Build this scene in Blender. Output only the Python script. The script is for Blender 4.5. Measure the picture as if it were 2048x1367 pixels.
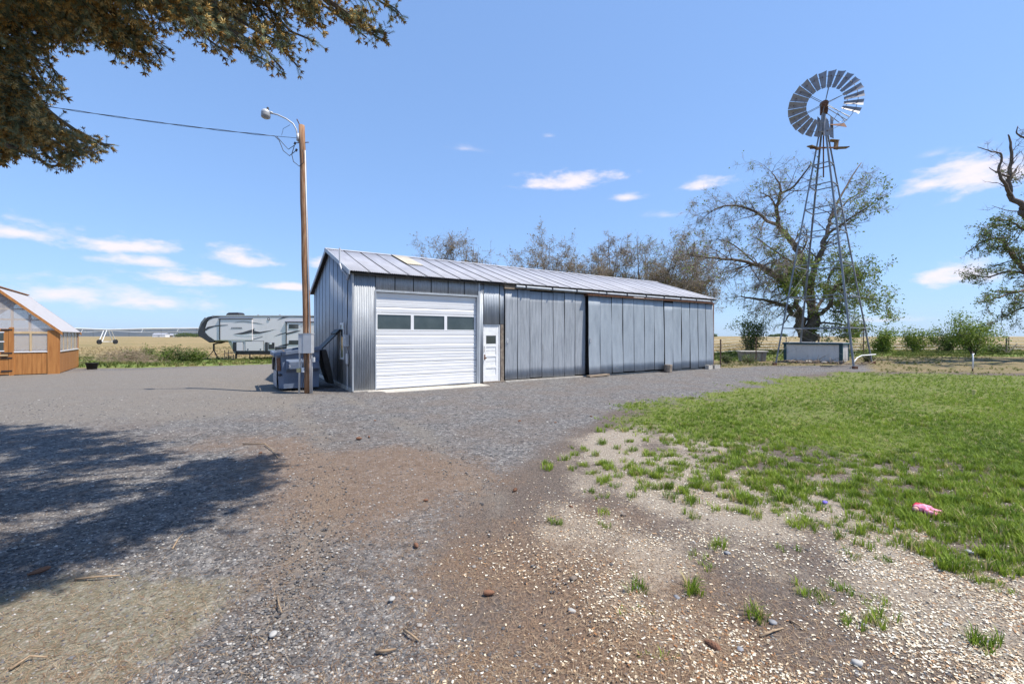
import bpy, bmesh, math, random
import numpy as np
from mathutils import Vector, Matrix, noise as mnoise
R = math.radians
rng = np.random.default_rng(7); random.seed(7)
sc = bpy.context.scene
for o in list(bpy.data.objects): bpy.data.objects.remove(o)
# ------------------------------------------------------------------ camera
EYE, F, HZ = 1.68, 870.0, 672.0          # eye height, focal length and horizon row at 2048 px wide
cam = bpy.data.cameras.new('camera'); co = bpy.data.objects.new('camera', cam); sc.collection.objects.link(co)
cam.sensor_width = 36; cam.lens = 36*F/2048; cam.shift_y = (683.5-HZ)/2048*-1.0
co.location = (0, 0, EYE); co.rotation_euler = (R(90), 0, 0); cam.clip_start = .05; cam.clip_end = 40000
sc.camera = co
# ------------------------------------------------------------------ sun and sky
EL, AZ = 61.0, 105.0                       # sun: high, from the right and a little behind the camera
sun = bpy.data.lights.new('sun', 'SUN'); so = bpy.data.objects.new('sun', sun); sc.collection.objects.link(so)
sun.energy = 4.0; sun.angle = R(.55); sun.color = (1, .94, .84)
S = Vector((math.sin(R(AZ))*math.cos(R(EL)), math.cos(R(AZ))*math.cos(R(EL)), math.sin(R(EL))))
so.rotation_euler = S.to_track_quat('Z', 'Y').to_euler(); so.location = S*50
w = bpy.data.worlds.new('World'); sc.world = w; w.use_nodes = True
nt = w.node_tree; N = nt.nodes; L = nt.links; N.clear()
def wn(t, **k):
    n = N.new(t)
    for a, b in k.items(): setattr(n, a, b)
    return n
def wm(op, a, b=None, c=None, clamp=False):
    n = N.new('ShaderNodeMath'); n.operation = op; n.use_clamp = clamp
    for i, v in enumerate((a, b, c)):
        if v is None: continue
        if isinstance(v, (int, float)): n.inputs[i].default_value = v
        else: L.new(v, n.inputs[i])
    return n.outputs[0]
sky = wn('ShaderNodeTexSky', sky_type='NISHITA', sun_disc=False, sun_elevation=R(EL), sun_rotation=R(AZ), altitude=200, air_density=1.15, dust_density=.25, ozone_density=3.2)
tc = wn('ShaderNodeTexCoord'); sep = wn('ShaderNodeSeparateXYZ'); L.new(tc.outputs['Generated'], sep.inputs[0])
az = wm('ARCTAN2', sep.outputs[0], sep.outputs[1]); el = wm('ARCSINE', sep.outputs[2])
mp = wn('ShaderNodeMapping'); mp.inputs['Scale'].default_value = (1, 1, 2.6); L.new(tc.outputs['Generated'], mp.inputs[0])
nz = wn('ShaderNodeTexNoise'); nz.inputs['Scale'].default_value = 17; nz.inputs['Detail'].default_value = 6; nz.inputs['Roughness'].default_value = .58; L.new(mp.outputs[0], nz.inputs[0])
CL = [(1140,366,105,20,1),(1250,396,46,9,.7),(1412,371,52,12,.85),(935,298,52,10,.45),(1965,357,95,28,1),(1940,553,62,22,1),(50,466,68,17,.9),(235,496,92,15,.95),(287,523,60,14,.9),(475,518,72,17,.9),
      (368,558,82,16,.95),(120,592,110,24,.8),(290,606,115,20,.75),(568,574,54,9,.9),(645,525,34,12,.8),(1330,430,62,9,.4),(1780,640,50,6,.5),(1100,272,18,5,.35),(1860,310,22,6,.3)]
cl = []
for x, y, a, b, s in CL:
    cl.append((math.atan((x-1024)/F), math.atan((HZ-y)/math.hypot(F, x-1024)), a/F*.95, b/F*1.0, s))
r2 = random.Random(5)
for i in range(9):                       # the same fair-weather clouds go on round the rest of the sky
    cl.append((r2.uniform(1.05, 5.2), r2.uniform(.06, .42), r2.uniform(.05, .13), r2.uniform(.01, .025), r2.uniform(.4, 1)))
nv = wm('SUBTRACT', nz.outputs['Fac'], .5)
best = None
for a, e, wa, we, s in cl:
    if a > math.pi: a -= 2*math.pi
    dx = wm('MULTIPLY', wm('SUBTRACT', az, a), 1/wa); dy = wm('MULTIPLY', wm('SUBTRACT', el, e), 1/we)
    dy = wm('ADD', wm('MULTIPLY', wm('MAXIMUM', dy, 0), .8), wm('MULTIPLY', wm('MINIMUM', dy, 0), 1.5))
    d = wm('SQRT', wm('ADD', wm('MULTIPLY', dx, dx), wm('MULTIPLY', dy, dy)))
    t = wm('MULTIPLY', wm('ADD', wm('SUBTRACT', 1.12, d), wm('MULTIPLY', nv, 2.6)), s)
    best = t if best is None else wm('MAXIMUM', best, t)
mr = wn('ShaderNodeMapRange', interpolation_type='SMOOTHSTEP'); L.new(best, mr.inputs[0]); mr.inputs[1].default_value = 0; mr.inputs[2].default_value = 1.0; mr.inputs[4].default_value = .92
gam = wn('ShaderNodeGamma'); gam.inputs[1].default_value = .47; L.new(sky.outputs[0], gam.inputs[0])
hsv = wn('ShaderNodeHueSaturation'); tint = wn('ShaderNodeMix', data_type='RGBA', blend_type='MULTIPLY'); tint.inputs[0].default_value = 1; tint.inputs[7].default_value = (.91, 1.265, 1.86, 1); L.new(gam.outputs[0], tint.inputs[6]); L.new(tint.outputs[2], hsv.inputs['Color'])
mx = wn('ShaderNodeMix', data_type='RGBA'); L.new(mr.outputs[0], mx.inputs[0]); L.new(hsv.outputs[0], mx.inputs[6]); mx.inputs[7].default_value = (4.1, 3.8, 4.05, 1)
bg = wn('ShaderNodeBackground'); bg.inputs[1].default_value = .15; L.new(mx.outputs[2], bg.inputs[0])
wo = wn('ShaderNodeOutputWorld'); L.new(bg.outputs[0], wo.inputs[0])
sc.view_settings.view_transform = 'Standard'; sc.view_settings.look = 'None'; sc.view_settings.exposure = 0.78; sc.view_settings.gamma = 1
sc.cycles.use_denoising = True; sc.cycles.max_bounces = 4; sc.cycles.diffuse_bounces = 3; sc.cycles.glossy_bounces = 2; sc.cycles.transmission_bounces = 3; sc.cycles.volume_bounces = 0; sc.cycles.transparent_max_bounces = 8
sc.cycles.sample_clamp_indirect = 6
# ------------------------------------------------------------------ helpers
C = sc.collection
def gz(x, y):
    """height of the ground: level yard, a low bank to the right, a slight fall towards the trailer"""
    def sm(t): t = min(1, max(0, t)); return t*t*(3-2*t)
    return .3*sm((x-16.5)/5)*sm((y-22)/6) - .3*sm((-x-12)/6)*sm((y-25)/8)
def gzv(X, Y):
    sm = lambda t: (lambda u: u*u*(3-2*u))(np.clip(t, 0, 1))
    return .3*sm((X-16.5)/5)*sm((Y-22)/6) - .3*sm((-X-12)/6)*sm((Y-25)/8)
def G(x, y, z=0):                          # ground point from a sight line
    Y = F*EYE/(y-HZ); return Vector(((x-1024)/F*Y, Y, z))
def AT(x, y, Y):                           # point at distance Y on a sight line
    return Vector(((x-1024)/F*Y, Y, EYE+(HZ-y)/F*Y))
def tag(o, label=None, cat=None, group=None, kind=None):
    if label: o['label'] = label
    if cat: o['category'] = cat
    if group: o['group'] = group
    if kind: o['kind'] = kind
    return o
def empty(name, loc, rz=0, label=None, cat=None, group=None):
    o = bpy.data.objects.new(name, None); C.objects.link(o); o.location = loc; o.rotation_euler = (0, 0, rz); o.empty_display_size = .3
    return tag(o, label, cat, group)
class MB:
    def __init__(s): s.v = []; s.f = []; s.m = []; s.mi = 0
    def add(s, vs, fs):
        n = len(s.v); s.v += [tuple(p) for p in vs]; s.f += [tuple(i+n for i in q) for q in fs]; s.m += [s.mi]*len(fs); return s
    def box(s, c, d, rot=None):            # centre, full size
        x, y, z = d[0]/2, d[1]/2, d[2]/2
        P = [Vector((a*x, b*y, e*z)) for e in (-1, 1) for b in (-1, 1) for a in (-1, 1)]
        if rot is not None: P = [rot @ p for p in P]
        c = Vector(c)
        return s.add([c+p for p in P], [(0,2,3,1),(4,5,7,6),(0,1,5,4),(2,6,7,3),(0,4,6,2),(1,3,7,5)])
    def b2(s, lo, hi):
        return s.box([(a+b)/2 for a, b in zip(lo, hi)], [b-a for a, b in zip(lo, hi)])
    def bar(s, a, b, wd, ht, up=(0,0,1)):
        a = Vector(a); b = Vector(b); d = b-a; l = d.length; d.normalize(); u = Vector(up)
        if abs(d.dot(u)) > .98: u = Vector((1,0,0))
        r = d.cross(u).normalized(); u = r.cross(d)
        return s.box((a+b)/2, (l, wd, ht), Matrix((d, r, u)).transposed())
    def tube(s, pts, rad, n=6, cap=True):
        pts = [Vector(p) for p in pts]; k = len(pts)
        if not hasattr(rad, '__len__'): rad = [rad]*k
        V = []; r = None
        for i, p in enumerate(pts):
            d = (pts[min(i+1, k-1)]-pts[max(i-1, 0)])
            if d.length < 1e-9: d = Vector((0,0,1))
            d.normalize()
            if r is None: r = d.cross(Vector((0,0,1)) if abs(d.z) < .9 else Vector((1,0,0))).normalized()
            else: r = (r-d*r.dot(d)).normalized()
            u = d.cross(r)
            for j in range(n):
                a = 2*math.pi*j/n; V.append(p+(r*math.cos(a)+u*math.sin(a))*rad[i])
        fs = [(i*n+j, i*n+(j+1)%n, (i+1)*n+(j+1)%n, (i+1)*n+j) for i in range(k-1) for j in range(n)]
        if cap: fs += [tuple(range(n))[::-1], tuple(range((k-1)*n, k*n))]
        return s.add(V, fs)
    def poly(s, pts, ext):                 # polygon extruded by vector ext
        pts = [Vector(p) for p in pts]; e = Vector(ext); n = len(pts)
        fs = [tuple(range(n)), tuple(range(2*n-1, n-1, -1))]+[(i, i+n, (i+1)%n+n, (i+1)%n) for i in range(n)]
        return s.add(pts+[p+e for p in pts], fs)
    def build(s, name, mat, parent=None, smooth=False, bevel=0, fixn=True):
        me = bpy.data.meshes.new(name); me.from_pydata(s.v, [], s.f)
        mats = mat if isinstance(mat, (list, tuple)) else [mat]
        for m in mats: me.materials.append(m)
        if len(mats) > 1: me.polygons.foreach_set('material_index', s.m)
        if fixn:
            bm = bmesh.new(); bm.from_mesh(me); bmesh.ops.recalc_face_normals(bm, faces=bm.faces); bm.to_mesh(me); bm.free()
        if smooth: me.polygons.foreach_set('use_smooth', [True]*len(me.polygons))
        me.update()
        o = bpy.data.objects.new(name, me); C.objects.link(o)
        if parent: o.parent = parent
        if bevel:
            b = o.modifiers.new('bevel', 'BEVEL'); b.width = bevel; b.segments = 2; b.limit_method = 'ANGLE'
        return o
def npmesh(name, V, tris, mat, parent=None, rnd=None, smooth=False, quads=False):
    me = bpy.data.meshes.new(name); k = 4 if quads else 3
    V = np.ascontiguousarray(V, dtype=np.float32); T = np.ascontiguousarray(tris, dtype=np.int32)
    me.vertices.add(len(V)); me.vertices.foreach_set('co', V.ravel())
    me.loops.add(T.size); me.loops.foreach_set('vertex_index', T.ravel())
    me.polygons.add(len(T)); me.polygons.foreach_set('loop_start', np.arange(0, T.size, k, dtype=np.int32))
    if smooth: me.polygons.foreach_set('use_smooth', np.ones(len(T), dtype=bool))
    me.update(calc_edges=True)
    if rnd is not None:
        a = me.attributes.new('rnd', 'FLOAT', 'POINT'); a.data.foreach_set('value', np.ascontiguousarray(rnd, dtype=np.float32))
    me.materials.append(mat)
    o = bpy.data.objects.new(name, me); C.objects.link(o)
    if parent: o.parent = parent
    return o
def scatter(name, tv, tf, P, M, mat, parent=None, rnd=None, smooth=False):
    """copies of a small template (tv, tf) at points P with 3x3 matrices M, joined into one mesh"""
    tv = np.asarray(tv, float); tf = np.asarray(tf, int); n = len(P); k = len(tv)
    V = np.einsum('nij,kj->nki', M, tv)+np.asarray(P)[:, None, :]
    T = (tf[None]+(np.arange(n)*k)[:, None, None]).reshape(-1, tf.shape[1])
    if rnd is None: rnd = rng.random(n)
    return npmesh(name, V.reshape(-1, 3), T, mat, parent, np.repeat(rnd, k), smooth, tf.shape[1] == 4)
def basis(D, roll=None):
    """matrices whose x axis runs along directions D"""
    D = np.asarray(D, float); D = D/np.maximum(np.linalg.norm(D, axis=1, keepdims=True), 1e-9)
    up = np.where(np.abs(D[:, 2:3]) > .95, np.array([[1., 0, 0]]), np.array([[0, 0, 1.]]))
    Yv = np.cross(up, D); Yv /= np.linalg.norm(Yv, axis=1, keepdims=True); Z = np.cross(D, Yv)
    if roll is None: roll = rng.random(len(D))*2*np.pi
    c, s = np.cos(roll)[:, None], np.sin(roll)[:, None]
    return np.stack([D, Yv*c+Z*s, Z*c-Yv*s], axis=2)
def rndrot(n): 
    v = rng.normal(size=(n, 3)); return basis(v)
# ------------------------------------------------------------------ materials
def mat(name, col, rough=.8, metal=0., var=.12, scale=6., col2=None, bump=0., bscale=None, spec=.4, stretch=(1,1,1), attr=False, trans=0., det=5, subsurf=0.):
    m = bpy.data.materials.new(name); m.use_nodes = True; t = m.node_tree; n = t.nodes; b = n['Principled BSDF']
    b.inputs['Roughness'].default_value = rough; b.inputs['Metallic'].default_value = metal; b.inputs['Specular IOR Level'].default_value = spec
    tcn = n.new('ShaderNodeTexCoord'); mpn = n.new('ShaderNodeMapping'); mpn.inputs['Scale'].default_value = stretch
    t.links.new(tcn.outputs['Object'], mpn.inputs[0])
    if attr:
        a = n.new('ShaderNodeAttribute'); a.attribute_name = 'rnd'; fac = a.outputs['Fac']
    else:
        z = n.new('ShaderNodeTexNoise'); z.inputs['Scale'].default_value = scale; z.inputs['Detail'].default_value = det; z.inputs['Roughness'].default_value = .6
        t.links.new(mpn.outputs[0], z.inputs[0]); fac = z.outputs['Fac']
        q = n.new('ShaderNodeMapRange'); q.inputs[1].default_value = .3; q.inputs[2].default_value = .7; t.links.new(fac, q.inputs[0]); fac = q.outputs[0]
    rp = n.new('ShaderNodeValToRGB'); e = rp.color_ramp.elements
    if isinstance(col2, list):
        cs = [col]+col2
        e[0].color = (*cs[0], 1); e[1].color = (*cs[-1], 1)
        for i in range(1, len(cs)-1): e.new(i/(len(cs)-1)).color = (*cs[i], 1)
    else:
        c2 = col2 or tuple(min(1, c*(1+var)) for c in col); c1 = col if col2 else tuple(c*(1-var) for c in col)
        e[0].color = (*c1, 1); e[1].color = (*c2, 1)
    t.links.new(fac, rp.inputs[0]); t.links.new(rp.outputs[0], b.inputs['Base Color'])
    if bump:
        z2 = n.new('ShaderNodeTexNoise'); z2.inputs['Scale'].default_value = bscale or scale*4; z2.inputs['Detail'].default_value = 4; t.links.new(mpn.outputs[0], z2.inputs[0])
        bp = n.new('ShaderNodeBump'); bp.inputs['Strength'].default_value = bump; bp.inputs['Distance'].default_value = .02; t.links.new(z2.outputs['Fac'], bp.inputs['Height']); t.links.new(bp.outputs[0], b.inputs['Normal'])
    if trans:                              # thin leaves let light through
        td = n.new('ShaderNodeBsdfTranslucent'); t.links.new(rp.outputs[0], td.inputs[0]); ms = n.new('ShaderNodeMixShader'); ms.inputs[0].default_value = trans
        t.links.new(b.outputs[0], ms.inputs[1]); t.links.new(td.outputs[0], ms.inputs[2]); t.links.new(ms.outputs[0], n['Material Output'].inputs[0])
    return m
def stain(m, col, scale, stretch, lo, hi, amt):
    """weather stains with a shape of their own laid over a material's colour"""
    t = m.node_tree; n = t.nodes; b = n['Principled BSDF']; src = b.inputs['Base Color'].links[0].from_socket
    tcn = n.new('ShaderNodeTexCoord'); mpn = n.new('ShaderNodeMapping'); mpn.inputs['Scale'].default_value = stretch; t.links.new(tcn.outputs['Object'], mpn.inputs[0])
    z = n.new('ShaderNodeTexNoise'); z.inputs['Scale'].default_value = scale; z.inputs['Detail'].default_value = 7; z.inputs['Roughness'].default_value = .68; t.links.new(mpn.outputs[0], z.inputs[0])
    q = n.new('ShaderNodeMapRange'); q.interpolation_type = 'SMOOTHSTEP'; q.inputs[1].default_value = lo; q.inputs[2].default_value = hi; q.inputs[4].default_value = amt; t.links.new(z.outputs['Fac'], q.inputs[0])
    x = n.new('ShaderNodeMix'); x.data_type = 'RGBA'; t.links.new(q.outputs[0], x.inputs[0]); t.links.new(src, x.inputs[6]); x.inputs[7].default_value = (*col, 1); t.links.new(x.outputs[2], b.inputs['Base Color'])
# ------------------------------------------------------------------ ground zones (edges as points on the ground)
def wpoly(px): return np.array([[*G(x, y).xy] for x, y in px])
def sdf(poly, X, Y):
    P = np.stack([X, Y], -1); d = np.full(X.shape, 1e9); ins = np.zeros(X.shape, bool); n = len(poly)
    for i in range(n):
        a, b = poly[i], poly[(i+1) % n]; ab = b-a; t = np.clip(((P-a)@ab)/max(ab@ab, 1e-9), 0, 1)
        d = np.minimum(d, np.linalg.norm(P-(a+t[..., None]*ab), axis=-1))
        with np.errstate(divide='ignore', invalid='ignore'):
            c = ((a[1] > P[..., 1]) != (b[1] > P[..., 1])) & (P[..., 0] < (b[0]-a[0])*(P[..., 1]-a[1])/(b[1]-a[1])+a[0])
        ins ^= c
    return np.where(ins, d, -d)
LAWN = wpoly([(1560,757),(1430,782),(1300,812),(1220,838),(1330,862),(1500,890),(1680,900),(1830,910),(2048,935),(2700,985),(2700,757),(2048,751),(1800,745),(1700,746)])
SPARSE = wpoly([(1420,784),(1300,812),(1190,832),(1110,880),(1060,940),(1160,985),(1350,1030),(1560,1065),(1720,1105),(1850,1155),(2048,1240),(2900,1380),(2900,770),(1600,770)])
DIRT = wpoly([(1240,830),(1100,880),(1010,960),(900,1020),(820,1130),(940,1367),(1000,1600),(3600,1600),(3200,760),(1700,742),(1600,748)])
CHIPS = [wpoly(p) for p in ([(1180,930),(1330,905),(1560,960),(1800,1000),(1880,1050),(1700,1075),(1560,1090),(1540,1150),(1480,1120),(1450,1060),(1300,1010)],
    [(1265,1090),(1330,1080),(1370,1150),(1310,1155)],[(1560,1010),(1760,1040),(2048,1180),(2300,1300),(2048,1330),(1850,1270),(1760,1190),(1640,1090)],
    [(1120,880),(1300,850),(1500,890),(1420,940),(1200,930)],[(1980,1290),(2300,1270),(2300,1500),(2048,1400)])]
NEED = [wpoly(p) for p in ([(500,880),(700,890),(1000,930),(960,1010),(800,1080),(650,1090),(560,1000)],[(900,1050),(1300,1100),(1500,1250),(1500,1450),(900,1450)])]
FIELD1 = np.array([[-400,36.5],[-60,36.5],[-21,38],[-8,38.5],[2,40],[2,900],[-400,900]])
LEFTGRASS = np.array([[-70,23.4],[-25,23.2],[-20,23],[-15.6,25.5],[-13.2,28.6],[-12.8,30.5],[-7,33],[2,36],[2,42],[-18,41],[-24,40],[-70,39]])
BANK = np.array([[14.3,29.5],[17,30],[20.5,28],[24,29.5],[60,29],[60,41],[14,41]])
YARD = np.array([[-70,-20],[-70,23],[-25,23],[-20,22.8],[-15.8,25.3],[-13.2,28.6],[-12,31],[-9,31],[-9,27],[12,23],[14.4,24.8],[20,24.6],[17.6,21],[11.6,16.4],[7,12.2],[4,10.6],[2.4,9.7],[1,7],[0,5],[-.5,3.2],[.2,2],[.2,-20]])
TRACK = np.array([[-70,7],[-12,7.5],[-6,8.5],[-4.6,11],[-7.2,14.5],[-9,20],[-9.5,30],[-12,31],[-14,27],[-18,22.5],[-26,18],[-70,17]])
SAND = [np.array([[-3.2,1.6],[-1.9,2.2],[-2.0,2.9],[-2.7,3.0],[-4.5,2.4],[-5,1.5]])]
BROAD = wpoly([(1110,880),(1500,880),(2048,960),(2700,1100),(2700,1500),(1700,1450),(1350,1300),(1120,1230),(1020,1130),(1080,1000)])
RUT = np.array([[-.2,1.2],[-.9,4],[-2.4,7.5],[-5.2,11.5],[-9.2,15.5],[-13.5,20],[-15.5,25],[-12.5,30]])
def sms(x, a, b): t = np.clip((x-a)/(b-a), 0, 1); return t*t*(3-2*t)
def nfield(X, Y, sc_, seed=0):
    """cheap smooth noise, about -1..1"""
    o = np.zeros_like(X); r = np.random.default_rng(seed)
    for k in range(7):
        a = r.random()*6.28; f = sc_*(.5+r.random()*1.6); o += np.sin((X*np.cos(a)+Y*np.sin(a))*f+r.random()*6.28)
    return o/3.2
def zones(X, Y):
    n1 = nfield(X, Y, 2.2, 1)*.25+nfield(X, Y, 7, 2)*.12; n2 = nfield(X, Y, 5, 3)
    z = {}
    k = np.clip(Y/12, .25, 2.5)
    z['lawn'] = sms(sdf(LAWN, X, Y)+n1*k*2.0, -.7, 1.0)
    z['sparse'] = sms(sdf(SPARSE, X, Y)+n1*k, -.15, .3)
    z['dirt'] = sms(sdf(DIRT, X, Y)+n1*1.6, -.9, .9)
    c = np.zeros_like(X)
    for p in CHIPS: c = np.maximum(c, sms(sdf(p, X, Y)+n1*.7+n2*.12, -.38, .3))
    c = np.maximum(c*np.clip(.85+.5*n2, .3, 1), .62*sms(sdf(BROAD, X, Y)+n1*1.2+n2*.2, -.5, .6)*np.clip(.55+.7*nfield(X, Y, 3.3, 14)+.2*nfield(X, Y, 9, 15), 0, 1))
    z['chips'] = c
    c = np.zeros_like(X)
    for p in NEED: c = np.maximum(c, sms(sdf(p, X, Y)+n1*1.5, -1.3, 1.1))
    z['need'] = c
    z['bank'] = np.maximum(sms(sdf(BANK, X, Y)+n1*2, -.5, .7), sms(sdf(LEFTGRASS, X, Y)+n1, -.3, .4))
    z['yard'] = sms(sdf(YARD, X, Y)+n1*.8, -.3, .4)
    z['track'] = sms(sdf(TRACK, X, Y)+n1, -1, 1.5)
    d = np.full(X.shape, 1e9)
    for i in range(len(RUT)-1):
        a, b = RUT[i], RUT[i+1]; ab = b-a; t = np.clip(((X-a[0])*ab[0]+(Y-a[1])*ab[1])/(ab@ab), 0, 1); d = np.minimum(d, np.hypot(X-a[0]-t*ab[0], Y-a[1]-t*ab[1]))
    d = d+n1*.25; z['rut'] = (1-sms(np.abs(d-.8), .08, .3))*np.clip(.75+.5*nfield(X, Y, .9, 41), .2, 1)
    z['sand'] = sms(sdf(SAND[0], X, Y)+n1*1.1, -.3, .35)
    return z
# ------------------------------------------------------------------ ground
def lines(segs):
    o = []
    for a, b, s in segs: o += list(np.arange(a, b, s))
    return np.array(o)
def geom(a, b, n): return list(np.geomspace(a, b, n))
xs = np.array([-v for v in geom(34, 9000, 26)[::-1]]+list(lines([(-33,-12,.6),(-12,13,.22),(13,34,.6)]))+geom(34.5, 9000, 26))
ys = np.array([-v for v in geom(6, 9000, 14)[::-1]]+list(lines([(-5,1.4,.8),(1.4,16,.17),(16,46,.5)]))+geom(46.5, 9000, 34))
GX, GY = np.meshgrid(xs, ys)
GZ = gzv(GX, GY)-.014*np.where((GY > 1) & (GY < 25), zones(GX, GY)['rut'], 0)+np.where((GY > 1) & (GY < 16) & (np.abs(GX) < 13), .012*nfield(GX, GY, 1.7, 9), 0)
nx, ny = len(xs), len(ys); idx = np.arange(nx*ny).reshape(ny, nx)
q = np.stack([idx[:-1,:-1], idx[:-1,1:], idx[1:,1:], idx[1:,:-1]], -1).reshape(-1, 4)
m = bpy.data.materials.new('earth_and_gravel'); m.use_nodes = True; t = m.node_tree; n = t.nodes; lk = t.links.new; bs = n['Principled BSDF']; bs.inputs['Roughness'].default_value = .93; bs.inputs['Specular IOR Level'].default_value = .2
geo = n.new('ShaderNodeNewGeometry'); pos = geo.outputs['Position']
def tnoise(s, d=5, r=.6, src=None):
    z = n.new('ShaderNodeTexNoise'); z.inputs['Scale'].default_value = s; z.inputs['Detail'].default_value = d; z.inputs['Roughness'].default_value = r; lk(src or pos, z.inputs[0]); return z.outputs['Fac']
def tramp(fac, stops):
    rp = n.new('ShaderNodeValToRGB'); e = rp.color_ramp.elements
    for i, (p, c) in enumerate(stops):
        k = e[i] if i < 2 else e.new(p); k.position = p; k.color = (*c, 1)
    lk(fac, rp.inputs[0]); return rp.outputs[0]
def tmix(f, a, b, mode='MIX'):
    x = n.new('ShaderNodeMix'); x.data_type = 'RGBA'; x.blend_type = mode
    for s, v in ((0, f), (6, a), (7, b)):
        if isinstance(v, (int, float)): x.inputs[s].default_value = v
        elif isinstance(v, tuple): x.inputs[s].default_value = (*v, 1)
        else: lk(v, x.inputs[s])
    return x.outputs[2]
def tmath(op, a, b=0., clamp=False):
    x = n.new('ShaderNodeMath'); x.operation = op; x.use_clamp = clamp
    for s, v in ((0, a), (1, b)):
        if isinstance(v, (int, float)): x.inputs[s].default_value = v
        else: lk(v, x.inputs[s])
    return x.outputs[0]
def tsm(f, a, b):
    x = n.new('ShaderNodeMapRange'); x.interpolation_type = 'SMOOTHSTEP'; x.inputs[1].default_value = a; x.inputs[2].default_value = b; lk(f, x.inputs[0]); return x.outputs[0]
def attr(nm):
    a = n.new('ShaderNodeAttribute'); a.attribute_name = nm; return a.outputs['Fac']
def voro(s, out='Color'):
    v = n.new('ShaderNodeTexVoronoi'); v.inputs['Scale'].default_value = s; lk(pos, v.inputs['Vector']); return v.outputs[out]
sepy = n.new('ShaderNodeSeparateXYZ'); lk(pos, sepy.inputs[0])
edge = tmath('ADD', tmath('MULTIPLY', tmath('SUBTRACT', tnoise(3.1, 8, .72), .5), 1.3), tmath('MULTIPLY', tmath('SUBTRACT', tnoise(24, 4, .7), .5), 1.1))   # ragged edges between zones
def zone(nm): return tsm(tmath('ADD', attr(nm), tmath('MULTIPLY', edge, tmath('MULTIPLY', tmath('SUBTRACT', 1.02, attr(nm)), tmath('MULTIPLY', attr(nm), 4.0)))), .12, .88)
sepc = n.new('ShaderNodeSeparateColor'); lk(voro(46), sepc.inputs[0]); stone = sepc.outputs[0]
sepd = n.new('ShaderNodeSeparateColor'); lk(voro(21), sepd.inputs[0]); stone2 = sepd.outputs[1]
grav = tramp(stone, [(0,(.055,.055,.058)),(1,(.42,.4,.385)),(.5,(.142,.139,.14)),(.85,(.235,.228,.225))])
grav2 = tramp(stone2, [(0,(.06,.06,.064)),(1,(.34,.325,.31)),(.6,(.145,.14,.14))])
grav = tmix(.4, grav, grav2)
sepe = n.new('ShaderNodeSeparateColor'); lk(voro(11), sepe.inputs[0])
grav = tmix(.6, grav, tramp(sepe.outputs[2], [(0,(.62,.62,.63)),(1,(1.4,1.39,1.37))]), 'MULTIPLY')
fine = tramp(tnoise(120, 3, .7), [(.25,(.55,.55,.55)),(.75,(1.35,1.33,1.3))])
grav = tmix(.55, grav, fine, 'MULTIPLY')
brown = tramp(tnoise(34, 6, .75), [(.3,(.095,.073,.058)),(.7,(.26,.2,.155)),(.5,(.16,.122,.097))])
big = tnoise(.9, 5, .6)
grav = tmix(tmath('MULTIPLY', tsm(big, .38, .66), .42), grav, brown)
grav = tmix(tmath('MULTIPLY', tsm(tnoise(15, 5, .75), .5, .72), .5), grav, brown)
track = tramp(tnoise(26, 6, .7), [(.3,(.125,.11,.094)),(.7,(.3,.265,.225))])
need = tramp(tnoise(48, 6, .78), [(.3,(.11,.07,.046)),(.7,(.36,.235,.145)),(.5,(.205,.132,.085))])
soil = tramp(tnoise(30, 6, .78), [(.28,(.065,.053,.047)),(.72,(.24,.192,.16)),(.5,(.13,.104,.088))])
chip = tramp(tnoise(60, 5, .8), [(.3,(.26,.19,.13)),(.7,(.72,.67,.57)),(.5,(.5,.43,.34))])
lawnc = tramp(tnoise(13, 6, .7), [(.3,(.09,.12,.025)),(.7,(.30,.26,.11)),(.5,(.15,.185,.04))])
dry = tramp(tnoise(2.2, 6, .65), [(.3,(.12,.13,.04)),(.7,(.30,.215,.13)),(.5,(.2,.16,.085))])
bank = tramp(tnoise(1.3, 6, .65), [(.3,(.1,.15,.03)),(.72,(.36,.28,.15)),(.52,(.17,.22,.05))])
# stubble fields beyond the yard: rows of straw and green regrowth
mpf = n.new('ShaderNodeMapping'); mpf.inputs['Scale'].default_value = (.05, .16, 1); lk(pos, mpf.inputs[0])
fld = tramp(tnoise(3.2, 7, .7, mpf.outputs[0]), [(.28,(.16,.16,.06)),(.75,(.40,.31,.19)),(.5,(.30,.225,.13))])
fld2 = tramp(tnoise(1.1, 5, .6, mpf.outputs[0]), [(.36,(.5,.6,.42)),(.62,(1.15,1.05,.95))])
fld = tmix(.75, fld, fld2, 'MULTIPLY')
fld = tmix(.5, fld, tramp(tnoise(5, 3, .7), [(.3,(.6,.62,.5)),(.7,(1.4,1.36,1.3))]), 'MULTIPLY')
far = tsm(tmath('ADD', sepy.outputs[1], 0), 14.5, 18.)
col = tmix(zone('yard'), tmix(far, soil, dry), grav)
col = tmix(tmath('MULTIPLY', zone('track'), .7), col, track)
col = tmix(tmath('MULTIPLY', zone('rut'), .55), col, track)
col = tmix(zone('dirt'), col, soil)
col = tmix(tmath('MULTIPLY', zone('need'), .6), col, need)
col = tmix(tmath('MULTIPLY', zone('chips'), .5), col, chip)
col = tmix(tmath('MULTIPLY', zone('sand'), .36), col, tramp(tnoise(40, 5, .75), [(.3,(.2,.18,.09)),(.7,(.42,.38,.22))]))
col = tmix(tmath('MULTIPLY', zone('lawn'), .85), col, lawnc)
col = tmix(zone('bank'), col, bank)
col = tmix(zone('field'), col, fld)
lk(col, bs.inputs['Base Color'])
bmp = n.new('ShaderNodeBump'); bmp.inputs['Strength'].default_value = .75; bmp.inputs['Distance'].default_value = .02
hh = tmath('ADD', tmath('MULTIPLY', voro(46, 'Distance'), -1.0), tnoise(90, 3, .7)); lk(hh, bmp.inputs['Height']); lk(bmp.outputs[0], bs.inputs['Normal'])
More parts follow.
